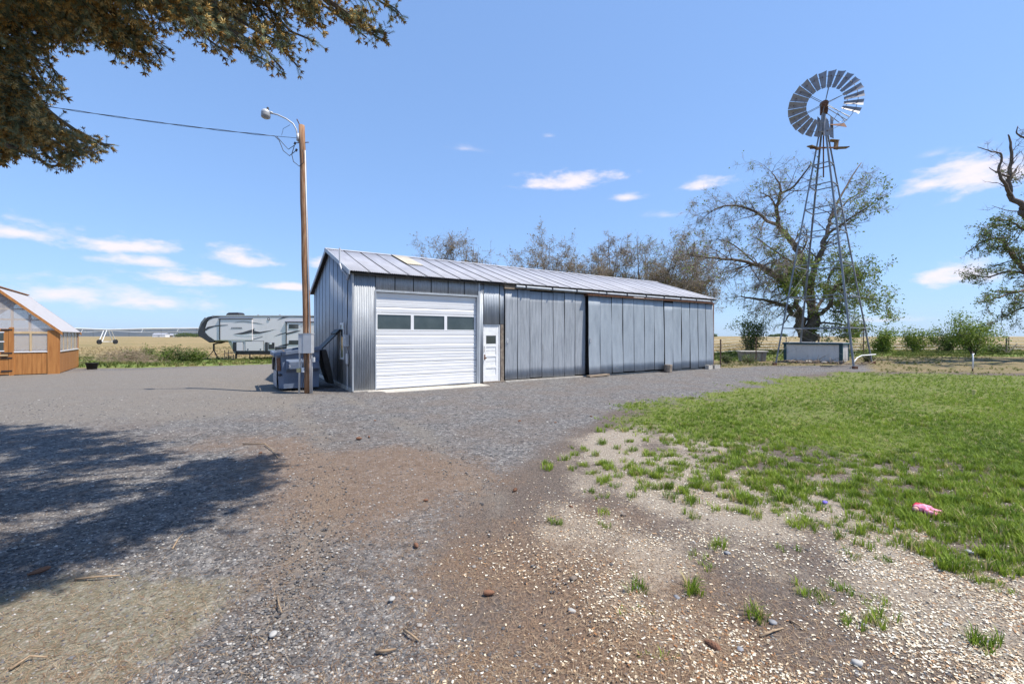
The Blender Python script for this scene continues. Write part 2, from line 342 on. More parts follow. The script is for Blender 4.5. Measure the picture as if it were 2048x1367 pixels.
g = npmesh('ground', np.stack([GX, GY, GZ], -1).reshape(-1, 3), q, m, None, None, True, True); tag(g, kind='structure', label='grey gravel yard, brown earth and open fields', cat='ground')
Zn = zones(GX, GY)
fl = np.maximum(sms(GY+nfield(GX, GY, .5, 4)*.6, 40.5, 42.5), sms(sdf(FIELD1, GX, GY), -.8, .8))
fl = np.maximum(fl, sms(-GY, 60, 90)); fl = np.maximum(fl, sms(np.abs(GX), 66, 80)*(GY > 40)); Zn['field'] = fl
for k_ in ('rut','yard','track','dirt','need','chips','sand','lawn','bank','field'):
    a = g.data.attributes.new(k_, 'FLOAT', 'POINT'); a.data.foreach_set('value', np.ascontiguousarray(Zn[k_].ravel(), dtype=np.float32))
# ------------------------------------------------------------------ far hills, low plateau on the left
hx = np.linspace(-9000, 2500, 120); hv = []; hf = []
for i, x in enumerate(hx):
    e = sms(np.array([x]), 2500, -1500)[0]
    h = e*(118+10*mnoise.noise(Vector((x*.0011, 3, 0)))+5*mnoise.noise(Vector((x*.006, 7, 0))))
    for j, (dy, k_) in enumerate(((-900,0),(-500,.42),(-250,.75),(0,1),(400,1.0),(1500,0))):
        hv.append((x, 7000+dy+120*mnoise.noise(Vector((x*.002, j, 5))), -2+h*k_*(1+.12*mnoise.noise(Vector((x*.004, j*3., 1))))))
    if i: hf += [((i-1)*6+j, i*6+j, i*6+j+1, (i-1)*6+j+1) for j in range(5)]
mh = mat('sagebrush_slopes', (.04,.045,.04), .95, col2=(.075,.075,.058), scale=.01, spec=.1)
b_ = MB(); b_.add(hv, hf); tag(b_.build('hills', mh, None, True), 'long low plateau along the far horizon', 'hills', kind='structure')
# ------------------------------------------------------------------ shared materials
M = {}
M['galv'] = mat('galvanised_steel', (.31,.335,.37), .5, .1, col2=(.45,.48,.515), scale=3.0, stretch=(2.5,2.5,.35), spec=.5, bump=.05, bscale=30)
M['galv2'] = mat('weathered_galvanised_steel', (.26,.28,.305), .58, .08, col2=(.40,.42,.45), scale=5.0, stretch=(3,3,.3), spec=.45, bump=.05, bscale=30)
M['galvdoor'] = mat('blue_grey_galvanised_steel', (.28,.315,.355), .55, .08, col2=(.38,.42,.46), scale=2.2, stretch=(2,2,.5), spec=.45, bump=.05, bscale=24)
M['roofm'] = mat('roof_steel', (.31,.315,.355), .68, .05, col2=(.42,.425,.465), scale=1.4, stretch=(2,.6,1), spec=.2)
M['fibre'] = mat('yellowed_fibreglass', (.50,.44,.33), .55, 0, col2=(.62,.57,.47), scale=3)
M['dark'] = mat('dark_void_wood', (.02,.018,.016), .9, var=.3, scale=8)
M['wood'] = mat('weathered_timber', (.16,.115,.08), .85, col2=(.34,.27,.2), scale=5, stretch=(1,6,6), bump=.3)
M['oldwood'] = mat('grey_brown_timber', (.12,.09,.07), .9, col2=(.3,.25,.2), scale=7, bump=.3)
M['white'] = mat('white_enamel', (.70,.70,.715), .45, 0, col2=(.80,.80,.81), scale=1.2, stretch=(.5,1,3))
M['whitep'] = mat('chipped_white_paint', (.72,.71,.70), .7, 0, col2=(.86,.86,.86), scale=9, bump=.15)
M['glass'] = mat('dark_window_glass', (.028,.04,.04), .06, 0, col2=(.06,.075,.075), scale=2.2, spec=.9)
M['conc'] = mat('pale_concrete', (.36,.33,.29), .92, col2=(.55,.51,.45), scale=9, bump=.4)
M['rust'] = mat('rusty_iron', (.09,.035,.018), .8, .2, col2=(.22,.11,.065), scale=14, bump=.2)
M['greym'] = mat('grey_painted_steel', (.42,.43,.45), .5, .2, col2=(.54,.55,.57), scale=3)
M['pvc'] = mat('pale_grey_conduit', (.48,.49,.5), .55, 0, col2=(.62,.62,.62), scale=6, stretch=(1,1,.2))
M['black'] = mat('black_plastic', (.012,.012,.013), .55, 0, col2=(.03,.03,.032), scale=4)
M['wire'] = mat('black_cable', (.03,.03,.034), .6, 0, var=.2)
M['blackm'] = mat('black_steel', (.022,.022,.026), .5, .3, col2=(.05,.05,.055), scale=6)
stain(M['galv'], (.17,.16,.15), 2.3, (1.6,1.6,.5), .55, .75, .6); stain(M['galv2'], (.16,.15,.145), 2.6, (1.6,1.6,.45), .54, .76, .45); stain(M['galv2'], (.42,.44,.46), 5, (2,2,1), .6, .72, .5)
stain(M['galvdoor'], (.38,.41,.44), 3, (1.4,1.4,.8), .55, .75, .5); stain(M['galvdoor'], (.15,.14,.135), 3.6, (2,2,.4), .58, .76, .35)
stain(M['roofm'], (.24,.22,.21), 1.7, (1.2,.5,1), .58, .78, .4); stain(M['white'], (.45,.42,.38), 3.2, (1,1,2.2), .6, .82, .35); stain(M['whitep'], (.3,.25,.2), 9, (1,1,1), .64, .72, .6)
# ------------------------------------------------------------------ the metal barn (local x along the front, y into the building)
UA = math.atan2(.5402, .8415)
barn = empty('metal_barn', (-4.79, 13.11, 0), UA, 'long galvanised steel barn with white overhead door and sliding doors', 'barn')
WL, WD, EH, RH = 18.29, 7.5, 3.66, 4.91
OV = .17
def sheet(name, x0, x1, zf0, zf1, y, mt, parent, pitch=.068, amp=.009, side=None, nz_=1, bulge=None, seg=4):
    """corrugated sheet; zf0, zf1 give its lower and upper edge; side turns it onto the gable; two skins 2 mm apart"""
    n_ = max(6, int((x1-x0)/pitch*seg)); V = []; Fc = []
    for sk in (0, 1):
        for i in range(n_+1):
            x = x0+(x1-x0)*i/n_; wv = amp*math.cos(2*math.pi*(x-x0)/pitch)
            for k in range(nz_+1):
                a, b = zf0(x), zf1(x); z = a+(b-a)*k/nz_; yy = y-wv+sk*.002+(bulge(x, z) if bulge else 0)
                V.append((x, yy, z) if side is None else (side(x, yy, z)))
    st = nz_+1; h = (n_+1)*st
    for i in range(n_):
        for k in range(nz_):
            a = i*st+k; Fc.append((a, a+st, a+st+1, a+1)); Fc.append((h+a, h+a+1, h+a+st+1, h+a+st))
    for i in range(n_):
        a = i*st; Fc.append((a, h+a, h+a+st, a+st)); a = i*st+nz_; Fc.append((a, a+st, h+a+st, h+a))
    b = MB(); b.add(V, Fc); return b.build(name, mt, parent, True, fixn=False)
K = lambda v: (lambda x: v)
DX0, DX1, DZ = .69, 4.22, 3.06
PX0, PX1, PZ = 4.50, 5.16, 2.06
SW = .61
# dark lining behind the skins, one slab each
b = MB(); b.b2((.06,.2,0), (WL-.06,.27,EH-.03)); b.build('front_lining', M['dark'], barn)
b = MB(); b.poly([(.07,.3,0),(.07,WD-.05,0),(.07,WD-.05,EH-.05),(.07,WD/2,RH-.06),(.07,.3,EH-.05)], (.06,0,0)); b.build('gable_lining', M['dark'], barn)
b = MB(); b.poly([(WL-.05,.0,0),(WL-.05,WD,0),(WL-.05,WD,EH),(WL-.05,WD/2,RH-.03),(WL-.05,.0,EH)], (.05,0,0)); b.build('far_gable', M['galv'], barn)
b = MB(); b.b2((0.0,WD-.05,0), (WL-.06,WD,EH)); b.build('rear_wall', M['galv'], barn)
r = random.Random(3)
# front wall sheets left of, over and right of the overhead door
mats_ = [M['galv2'], M['galv']]
sheet('wall_sheet', .0, .665, K(.03), K(EH-.02), .0, M['galv2'], barn, amp=.009)
x = .68; i = 0
while x < DX1+.02:
    x1 = min(x+SW, DX1+.06); sheet('wall_sheet', x, x1-.022, K(DZ+.05), K(EH-.02), -.004*(i % 2), M['galv2'], barn, amp=.009); x = x1; i += 1
sheet('wall_sheet', DX1+.12, PX0-.03, K(.04), K(EH-.02), .0, M['galv'], barn, amp=.012)
sheet('wall_sheet', PX0-.01, PX1-.02, K(PZ+.06), K(EH-.02), -.004, M['galv'], barn, amp=.01)
sheet('wall_sheet', PX1, PX1+.19, K(PZ+.06), K(EH-.02), .0, M['galv'], barn, amp=.01)
# gable sheets
gx = 0.02; i = 0
zr = lambda y: EH+(RH-EH)*(y/(WD/2) if y < WD/2 else (WD-y)/(WD/2))-.03
while gx < WD-.1:
    x1 = min(gx+SW*.62, WD-.01)
    lo = K(.1)
    if 1.36 < gx+.2 < 2.2: pass
    sheet('gable_sheet', gx, x1-.024, lo, zr, .0+.006*(i % 2), M['galv'], barn, pitch=.19, amp=.008, side=lambda a, d, z: (d, a, z), seg=6); gx = x1; i += 1
b = MB(); b.b2((-.03,-.03,.02), (.02,.02,EH-.01)); b.build('corner_trim', M['galv2'], barn)
b = MB(); b.b2((-.05,.08,-.02), (.1,WD,.1)); b.build('footing', M['conc'], barn)
b = MB(); b.b2((.0,-.06,-.03), (.66,.12,.028)); b.b2((PX1+.2,-.09,-.03), (WL,.1,.05)); b.build('sill', M['conc'], barn)
# roof: thirty lapped sheets on the front slope, rear slope, ridge cap, rake trim
SL = math.hypot(WD/2+OV, (RH-EH)*(WD/2+OV)/(WD/2)); sn = (RH-EH)/(WD/2)
def roofside(lo_t, hi_t):
    def f(a, d, z): yy = -OV+(WD/2+OV)*z; return (a, yy+d*.3, EH+sn*yy+.03-d*.95)
    return f
x = -.14; i = 0
while x < WL+.1:
    x1 = min(x+SW, WL+.16)
    if i == 4:
        sheet('roof_sheet', x, x1-.02, K(0), K(.52), .004*(i % 2), M['roofm'], barn, amp=.011, side=roofside(0,1))
        sheet('skylight_sheet', x-.01, x1+.0, K(.5), K(.995), -.028, M['fibre'], barn, amp=.014, side=roofside(0,1))
    else: sheet('roof_sheet', x, x1-.02, K(0), K(1), .004*(i % 2), M['roofm'], barn, amp=.011, side=roofside(0,1))
    x = x1; i += 1
def roofrear(a, d, z): yy = WD/2+(WD/2+OV)*z; return (a, yy-d*.3, RH-sn*(yy-WD/2)+.03-d*.95)
sheet('rear_roof', -.14, WL+.16, K(0), K(1), 0, M['roofm'], barn, pitch=.2, amp=.012, side=roofrear)
b = MB(); b.poly([(-.12,-OV+.03,EH-sn*OV-.02),(-.12,WD/2,RH-.02),(-.12,WD+OV-.03,EH-sn*OV-.02),(-.12,WD+OV-.03,EH-sn*OV-.06),(-.12,WD/2,RH-.06),(-.12,-OV+.03,EH-sn*OV-.06)], (WL+.24,0,0)); b.build('roof_deck', M['dark'], barn)
b = MB(); b.poly([(-.17,WD/2-.16,RH-.005),(-.17,WD/2,RH+.062),(-.17,WD/2+.16,RH-.005),(-.17,WD/2,RH+.05)], (WL+.36,0,0)); b.build('ridge_cap', M['roofm'], barn)
for s in (0, 1):
    b = MB(); ys_ = (-OV-.01, WD/2) if s == 0 else (WD+OV+.01, WD/2)
    za = EH-sn*OV; b.poly([(-.16,ys_[0],za+.045),(-.16,ys_[1],RH+.05),(-.16,ys_[1],RH-.09),(-.16,ys_[0],za-.09)], (.03,0,0)); b.build('rake_trim', M['galv'], barn)
# overhead door: five ribbed sections, the second with three panes
gd = MB(); fr = gd
b = MB(); b.b2((DX0-.035,-.018,0), (DX0,.14,DZ+.06)); b.b2((DX1,-.018,0), (DX1+.035,.14,DZ+.06)); b.b2((DX0,-.018,DZ), (DX1,.14,DZ+.06)); b.b2((DX1+.04,-.03,0), (DX1+.11,.05,EH-.05))
door = b.build('overhead_door', M['galv'], barn)
def ribbed(z0, z1):
    b = MB(); n_ = 2; hgt = (z1-z0-.012)/n_
    for i in range(n_):
        a = z0+.006+i*hgt; prof = [(.10,a),(.082,a+.012),(.074,a+hgt*.40),(.096,a+hgt*.5),(.082,a+hgt*.6),(.074,a+hgt-.014),(.10,a+hgt)]
        V = []; Fc = []
        for j, (yy, zz) in enumerate(prof): V += [(DX0+.002, yy, zz), (DX1-.002, yy, zz)]
        for j in range(len(prof)-1): Fc.append((2*j, 2*j+1, 2*j+3, 2*j+2))
        b.add(V, Fc)
    b.b2((DX0+.002,.101,z0), (DX1-.002,.14,z1-.001)); return b
zb = [.02, .42, .84, 1.26, 1.86]
for i in range(4): ribbed(zb[i], zb[i+1]-.006).build('door_section', M['white'], door, fixn=False)
ribbed(2.42, DZ-.002).build('door_section', M['white'], door, fixn=False)
b = MB(); b.b2((DX0+.002,.08,1.86), (DX1-.002,.14,1.90)); b.b2((DX0+.002,.08,2.36), (DX1-.002,.14,2.414))
wx = [DX0+.002, DX0+.06, DX0+1.14, DX0+1.24, DX0+2.32, DX0+2.42, DX1-.07, DX1-.002]
for a, c in ((0,1),(2,3),(4,5),(6,7)): b.b2((wx[a],.08,1.9), (wx[c],.14,2.36))
ws = b.build('window_section', M['white'], door)
for a in (1, 3, 5):
    b = MB(); b.b2((wx[a],.105,1.9), (wx[a+1],.115,2.36)); b.build('pane', M['glass'], door)
b = MB(); b.b2((DX0,.06,0), (DX1,.14,.018)); b.build('weather_strip', M['black'], door)
b = MB(); b.b2((DX0-.3,-.75,-.03), (DX1+.1,.06,.006)); o = b.build('door_slab', M['conc'], barn)
# walk door
b = MB(); b.b2((PX0-.02,.03,.03), (PX0,.12,PZ+.05)); b.b2((PX1-.02,.03,.03), (PX1+.03,.12,PZ+.05)); b.b2((PX0,.03,PZ+.005), (PX1-.02,.12,PZ+.05))
pd = b.build('walk_door', M['whitep'], barn)
a0, a1 = PX0+.004, PX1-.024; st = .11
b = MB(); b.b2((a0,.045,.05), (a0+st,.09,PZ)); b.b2((a1-st,.045,.05), (a1,.09,PZ))
for z0, z1 in ((.05,.27),(.52,.60),(.93,1.01),(1.29,1.40),(1.70,PZ)): b.b2((a0+st,.0465,z0), (a1-st,.089,z1))
b.build('door_frame', M['whitep'], pd, bevel=.004)
for z0, z1 in ((.27,.52),(.60,.76),(.77,.93),(1.01,1.15),(1.16,1.29)):
    b = MB(); b.b2((a0+st,.062,z0), (a1-st,.08,z1)); b.build('door_panel', M['whitep'], pd)
b = MB(); b.b2((a0+st,.06,1.40), (a1-st,.07,1.70)); b.build('pane', M['glass'], pd)
b = MB(); b.b2((a0+.03,.035,.84), (a0+.075,.046,1.02)); b.tube([(a0+.053,.04,.9),(a0+.053,-.02,.9)], .012); b.tube([(a0+.053,-.02,.9),(a0+.053,-.055,.9)], .026, 8); b.build('door_knob', M['rust'], pd)
b = MB(); b.tube([(a0+.03,.045,1.12),(a0+.03,.015,1.14),(a0+.03,.015,1.3),(a0+.03,.045,1.32)], .007); b.build('pull_handle', M['blackm'], pd)
b = MB(); b.b2((PX1+.035,.0,.02), (PX1+.19,.12,PZ+.05)); b.build('jamb_board', M['oldwood'], barn)
b = MB(); b.b2((PX0-.05,-.07,-.02), (PX1+.2,.12,.045)); b.build('threshold', M['oldwood'], barn)
# header timber and track of the sliding doors
b = MB(); b.b2((PX1+.2,-.03,3.44), (WL,.1,3.64)); b.build('header_board', M['oldwood'], barn)
b = MB(); b.b2((PX1+.15,-.11,3.42), (PX1+.6,-.032,3.62)); b.build('track_end_block', M['wood'], barn)
for a, c, z in ((PX1+.62, 9.9, 3.52), (9.95, WL-.3, 3.50)):
    b = MB(); b.tube([(a,-.15,z),(c,-.15,z-.015)], .05, 8); 
    o = b.build('door_track', M['galv'], barn)
    x = a+.4
    while x < c: 
        k = MB(); k.b2((x,-.21,z-.075), (x+.05,-.09,z+.075)); k.build('track_bracket', M['blackm'], barn); x += 1.25
def sliding(name, x0, x1, y, ns, mt, top, bot, seed, lean=.0):
    r = random.Random(seed); root = MB()
    root.b2((x0+.02,y+.02,bot+.03), (x1-.02,y+.06,bot+.15)); root.b2((x0+.02,y+.02,top-.15), (x1-.02,y+.06,top-.02)); root.b2((x0+.02,y+.021,1.6), (x1-.02,y+.059,1.75)); root.b2((x0+.02,y+.045,bot+.15), (x1-.02,y+.058,top-.15))
    d = root.build(name, M['dark'], barn); wd = (x1-x0)/ns
    for i in range(ns):
        a = x0+i*wd; ph = r.uniform(0, 6.28); am = r.uniform(.002, .014); gap = r.uniform(.016,.028); tl = r.uniform(-.012,.012)
        dz0 = r.uniform(-.03,.02); dz1 = r.uniform(-.03,.01); dy = r.uniform(0,.01)
        kick = .05 if (i == 0 and lean) else 0
        s = sheet('door_sheet', a, a+wd-gap, K(bot+dz0), K(top+dz1), y-.012-dy, mt, d, amp=.0085, nz_=8, bulge=lambda x, z, ph=ph, am=am, kick=kick: am*math.sin(z*1.7+ph)-lean*(top-z)/top-kick*(top-z)/top*(1-(x-x0)/wd) if True else 0)
        if kick: s.rotation_euler = (0, R(.45), 0)
    return d
sl1 = sliding('sliding_door', PX1+.21, 9.3, -.02, 7, M['galv2'], 3.42, .09, 1)
sl2 = sliding('sliding_door', 9.28, 14.1, -.17, 7, M['galvdoor'], 3.42, .12, 2, lean=.05)
sl3 = sliding('sliding_door', 14.105, 18.08, -.165, 6, M['galvdoor'], 3.40, .10, 4, lean=.03)
b = MB(); b.b2((9.2,-.3,3.36), (18.05,-.03,3.40)); b.b2((18.08,-.16,.02), (18.17,.02,3.42)); b.build('door_stop_post', M['rust'], barn)
b = MB(); b.b2((18.18,-.03,.02), (18.29,.08,EH-.02)); b.build('corner_trim', M['galv'], barn)
for x in (PX1+.28, 9.36):
    b = MB(); yy = -.05 if x < 8 else -.26
    b.b2((x,yy,1.42), (x+.05,yy+.02,1.6)); b.tube([(x+.025,yy-.005,1.44),(x+.025,yy-.05,1.46),(x+.025,yy-.05,1.56),(x+.025,yy-.005,1.58)], .009); b.build('door_latch', M['greym'], barn)
# gable window, meter, mast and cables
yw = 1.02
b = MB(); y0, y1, z0, z1 = 1.15, 1.68, .92, 2.12
b.b2((-.05,y0,z0), (-.012,y0+.06,z1)); b.b2((-.05,y1-.06,z0), (-.012,y1,z1)); b.b2((-.05,y0+.06,z1-.06), (-.012,y1-.06,z1)); b.b2((-.05,y0+.06,z0), (-.012,y1-.06,z0+.06)); win = b.build('gable_window', M['whitep'], barn)
b = MB(); b.b2((-.03,y0+.06,z0+.06), (-.02,y1-.06,z1-.06)); b.build('pane', M['glass'], win)
b = MB(); b.b2((-.14,.40,1.36), (-.015,.66,1.72)); mt_ = b.build('meter_box', M['greym'], barn, bevel=.012)
b = MB(); b.tube([(-.155,.53,1.55),(-.14,.53,1.55)], .07, 12); b.build('meter_face', M['pvc'], mt_)
b = MB(); b.b2((-.09,.46,.82), (-.015,.6,1.14)); b.build('junction_box', M['white'], barn, bevel=.01)
b = MB(); b.tube([(-.05,.53,1.36),(-.05,.53,1.14)], .02); b.tube([(-.05,.53,.82),(-.05,.53,.02)], .022); b.build('conduit', M['pvc'], barn)
b = MB(); b.tube([(-.08,.42,3.55),(-.2,.62,3.75),(-.22,.8,3.95),(-.22,.82,4.45)], .026, 8); b.tube([(-.02,.42,3.62),(-.08,.40,3.42)], .05, 8); b.build('service_mast', M['greym'], barn)
b = MB(); b.tube([(-.05,.42,3.5),(-.06,.43,2.8),(-.05,.5,2.3),(-.06,.62,1.95),(-.06,.6,1.72)], .009, 5); b.tube([(-.1,.42,1.4),(-.06,.36,1.2),(-.06,.34,1.0),(-.05,.4,.74),(-.05,.5,.8)], .007, 5); b.build('cable', M['wire'], barn)
# things at the foot of the barn front
def bl(x, y, z=0): return barn.matrix_basis @ Vector((x, y, z))
barn_m = Matrix.Translation((-4.79,13.11,0)) @ Matrix.Rotation(UA, 4, 'Z')
def bl(x, y, z=0): return barn_m @ Vector((x, y, z))
b = MB(); b.b2((0,-.11,0), (1.15,.11,.07)); o = b.build('plank', M['wood'], None, bevel=.008); o.location = bl(9.1,-.42,.012); o.rotation_euler = (0,R(-1),UA+R(1.5)); tag(o, 'weathered plank lying on the gravel at foot of the sliding doors', 'plank')
def blockmesh(seed, dims, k=1.0):
    r = random.Random(seed); bm = bmesh.new(); bmesh.ops.create_icosphere(bm, subdivisions=2, radius=.5)
    off = Vector((seed*3.1, seed*1.7, 0))
    for v in bm.verts:
        p = v.co.copy(); f = 1+.25*k*mnoise.noise(p*2.2+off)+.1*k*mnoise.noise(p*6+off); mxx = max(abs(p.x), abs(p.y), abs(p.z)); f *= (.5/mxx)**.45
        v.co = Vector((p.x*f*dims[0], p.y*f*dims[1], p.z*f*dims[2]))
    me = bpy.data.meshes.new('stone'); bm.to_mesh(me); bm.free(); me.polygons.foreach_set('use_smooth', [True]*len(me.polygons)); return me
def lump(name, loc, dims, mt, seed, label, cat, rz=0, group=None, sink=.15):
    me = blockmesh(seed, dims); me.materials.append(mt); o = bpy.data.objects.new(name, me); C.objects.link(o)
    o.location = Vector(loc)+Vector((0,0,dims[2]*(.5-sink))); o.rotation_euler = (0,0,rz); return tag(o, label, cat, group)
b = MB()
for k in range(9):
    a0_, a1_ = 2*math.pi*k/9, 2*math.pi*(k+1)/9
pts = [(.19*(1+.1*math.sin(k*2.3))*math.cos(k*.698), .16*(1+.12*math.cos(k*1.9))*math.sin(k*.698), 0) for k in range(9)]
b.poly(pts, (.03,.02,.36)); o = b.build('wood_block', M['oldwood'], None, bevel=.015); o.location = bl(14.0,-.5,0); tag(o, 'short sawn stump of wood propped against the sliding doors', 'wood block')
for k, (x, y, rz) in enumerate(((17.3,-.42,.1),(17.85,-.4,-.15))):
    b = MB(); b.b2((0,0,0), (.4,.035,.19)); b.b2((0,.165,0), (.4,.2,.19))
    for xx in (0,.18,.365): b.b2((xx,.035,0), (xx+.035,.165,.19))
    o = b.build('cinder_block', M['conc'], None); o.location = bl(x, y, 0); o.rotation_euler = (0,0,UA+rz); tag(o, ['pale cinder block against the last sheets of the barn', 'pale cinder block at the far right corner of the barn'][k], 'cinder block')
# ------------------------------------------------------------------ utility pole
PB = Vector((-6.05, 12.93, 0))
pole = empty('utility_pole', PB, 0, 'weathered wooden utility pole with yard lamp and grey electric box', 'utility pole')
M['polew'] = mat('creosoted_pole', (.15,.07,.035), .85, col2=[(.30,.155,.08),(.42,.29,.19)], scale=4.5, stretch=(9,9,.45), bump=.35, bscale=10)
PT = Vector((-.21, .03, 7.95))
b = MB(); k = 14; b.tube([PT*(i/k)+Vector((.006*math.sin(i*1.7),.006*math.cos(i*2.1),0)) for i in range(k+1)], [.118-.034*i/k for i in range(k+1)], 14); b.build('post', M['polew'], pole, True)
def pp(z): return PT*(z/7.95)
b = MB(); b.b2((-.16,-.30,1.18), (.225,-.12,1.74)); eb = b.build('electric_box', M['greym'], pole, bevel=.012)
b = MB(); b.b2((-.02,-.312,1.185), (.228,-.3,1.735)); b.build('box_door', M['greym'], eb, bevel=.005)
b = MB(); b.b2((-.165,-.315,1.74), (.235,-.115,1.765)); b.build('rain_lip', M['greym'], eb)
for x, z1, r_ in ((.115,1.18,.021),(.165,1.18,.021),(-.19,1.3,.028)):
    b = MB(); b.tube([(x+(.06 if x<0 else 0),-.14,z1+(.1 if x<0 else 0)),(x,-.14,z1-.1),(x-(.0 if x>0 else .02),-.13,.0)], r_, 8); b.build('conduit', M['pvc'], pole, True)
b = MB(); b.tube([pp(7.2)+Vector((.085,-.02,0)), pp(4.5)+Vector((.10,-.05,0)), pp(1.76)+Vector((.12,-.1,0))], .017, 6); b.build('riser_conduit', M['pvc'], pole, True)
b = MB(); b.b2((-.27,-.18,.62), (-.16,-.11,.74)); b.build('outlet_box', mat('yellowed_plastic', (.5,.42,.2), .7), pole, bevel=.01)
b = MB(); b.b2((-.13,-.17,.62), (-.06,-.115,.76)); b.build('outlet_cover', M['white'], pole, bevel=.008)
b = MB(); b.b2((.19,-.17,.92), (.26,-.13,1.06)); b.build('switch_box', M['pvc'], pole, bevel=.008)
b = MB(); b.tube([(-.05,-.14,1.18),(-.12,-.16,.95),(-.1,-.15,.76)], .008, 5); b.tube([(.0,-.13,1.18),(-.02,-.15,.6),(-.1,-.14,.3),(-.12,-.13,.1)], .009, 5); b.tube([(.2,-.15,1.18),(.24,-.17,1.1),(.2,-.16,1.02)], .007, 5); b.build('cable', M['wire'], pole)
# lamp arm and head
tp = pp(7.7)
arm = [tp+Vector((-.09,-.05,-.25)), tp+Vector((-.14,-.06,.1)), tp+Vector((-.22,-.09,.26)), tp+Vector((-.4,-.14,.38)), tp+Vector((-.62,-.2,.47)), tp+Vector((-.8,-.25,.49))]
b = MB(); b.tube(arm, .021, 8); b.b2(tuple(tp+Vector((-.12,-.1,-.24))), tuple(tp+Vector((-.06,.02,-.02)))); ar = b.build('lamp_arm', M['greym'], pole, True)
hc = tp+Vector((-.93,-.27,.465))
b = MB(); pr = [(.0,.13),(.05,.125),(.1,.11),(.115,.07),(.12,.0)]
def lathe(b, c, prof, n=16):
    V = []; Fc = []
    for i, (r_, z) in enumerate(prof):
        for j in range(n): a = 2*math.pi*j/n; V.append((c[0]+r_*math.cos(a), c[1]+r_*math.sin(a), c[2]+z))
    for i in range(len(prof)-1):
        for j in range(n): Fc.append((i*n+j, i*n+(j+1)%n, (i+1)*n+(j+1)%n, (i+1)*n+j))
    b.add(V, Fc)
lathe(b, hc, [(.001,.12),(.07,.115),(.11,.08),(.125,.02),(.12,.0)]); b.tube([hc+Vector((.1,.02,.06)), hc+Vector((.18,.03,.03))], .035, 8); lh = b.build('lamp_head', M['greym'], pole, True, fixn=False)
b = MB(); lathe(b, hc, [(.12,.0),(.128,-.05),(.12,-.11),(.08,-.135),(.001,-.14)]); b.build('lens', mat('ribbed_lamp_glass', (.3,.3,.3), .25, 0, var=.25, scale=30), lh, True, fixn=False)
b = MB(); lathe(b, hc+Vector((.06,0,.115)), [(.001,.07),(.03,.065),(.035,.0)], 10); b.build('photocell', M['black'], lh, True, fixn=False)
b = MB(); b.tube([pp(7.95)+Vector((-.05,-.03,.0)), pp(7.95)+Vector((-.12,-.06,.16))], .015); b.tube([tp+Vector((-.2,0,-.27)), tp+Vector((.2,0,-.25))], .012); b.build('bolt', M['rust'], pole)
b = MB(); tq = pp(7.55); 
b.tube([tq+Vector((-.75,-.12,.03)), tq+Vector((-.62,-.12,-.1)), tq+Vector((-.5,-.12,-.4)), tq+Vector((-.32,-.12,-.55)), tq+Vector((-.15,-.12,-.42))], .011, 5)
b.tube([tq+Vector((-.7,-.12,.03)), tq+Vector((-.5,-.12,-.2)), tq+Vector((-.35,-.12,-.36)), tq+Vector((-.17,-.12,-.24))], .01, 5)
b.tube([tq+Vector((-.17,-.12,-.24)), tq+Vector((-.25,-.12,-.5)), tq+Vector((-.2,-.12,-.72)), tq+Vector((-.03,-.12,-.86)), tq+Vector((.1,-.12,-.75)), tq+Vector((.11,-.12,-.5)), tq+Vector((.05,-.11,-.36))], .011, 5)
b.tube([tq+Vector((-.55,-.12,.05)), tq+Vector((-.5,-.12,.25)), tq+Vector((-.3,-.12,.36))], .006, 4); b.tube([tq+Vector((-.75,-.12,.03)), tq+Vector((-.07,-.05,.0))], .007, 4)
for q_ in ((-.17,-.12,-.22),(-.13,-.12,-.42)): b.tube([tq+Vector(q_), tq+Vector(q_)+Vector((.03,0,.07))], .03, 6)
b.build('drip_loop', M['wire'], pole)
# the service line that reaches the pole from the left
w0 = PB+tq+Vector((-.75,-.12,.03)); w1 = Vector((-27., 9.6, 10.5)); b = MB(); kk = 40
for s in (0, 1):
    pts = []
    for i in range(kk+1):
        t_ = i/kk; p = w0.lerp(w1, t_); p.z -= .55*4*t_*(1-t_); ph = t_*70+s*math.pi
        pts.append(p+Vector((0,.012*math.cos(ph),.016*math.sin(ph))))
    b.tube(pts, .008, 5)
tag(b.build('power_line', M['wire'], None, True), 'thin twisted service cable running from the spruce boughs to the pole', 'cable')
# ------------------------------------------------------------------ dumpster (local x = along its side towards the barn, y = along its length)
M['dump'] = mat('slate_blue_paint', (.09,.12,.185), .5, .1, col2=(.165,.205,.285), scale=2.5, bump=.08, spec=.5)
M['dumpg'] = mat('scuffed_grey_paint', (.3,.3,.32), .6, .1, col2=(.42,.41,.42), scale=3)
stain(M['dump'], (.2,.2,.21), 5, (1,1,1), .58, .7, .6); stain(M['dump'], (.14,.07,.04), 6, (1,1,.6), .66, .74, .7)
dm = empty('dumpster', (-7.12,13.22,0), UA, 'slate blue steel dumpster numbered 3 with sloping rim behind the pole', 'dumpster')
DL, DWd = 1.18, 1.80
b = MB()
ch = .12
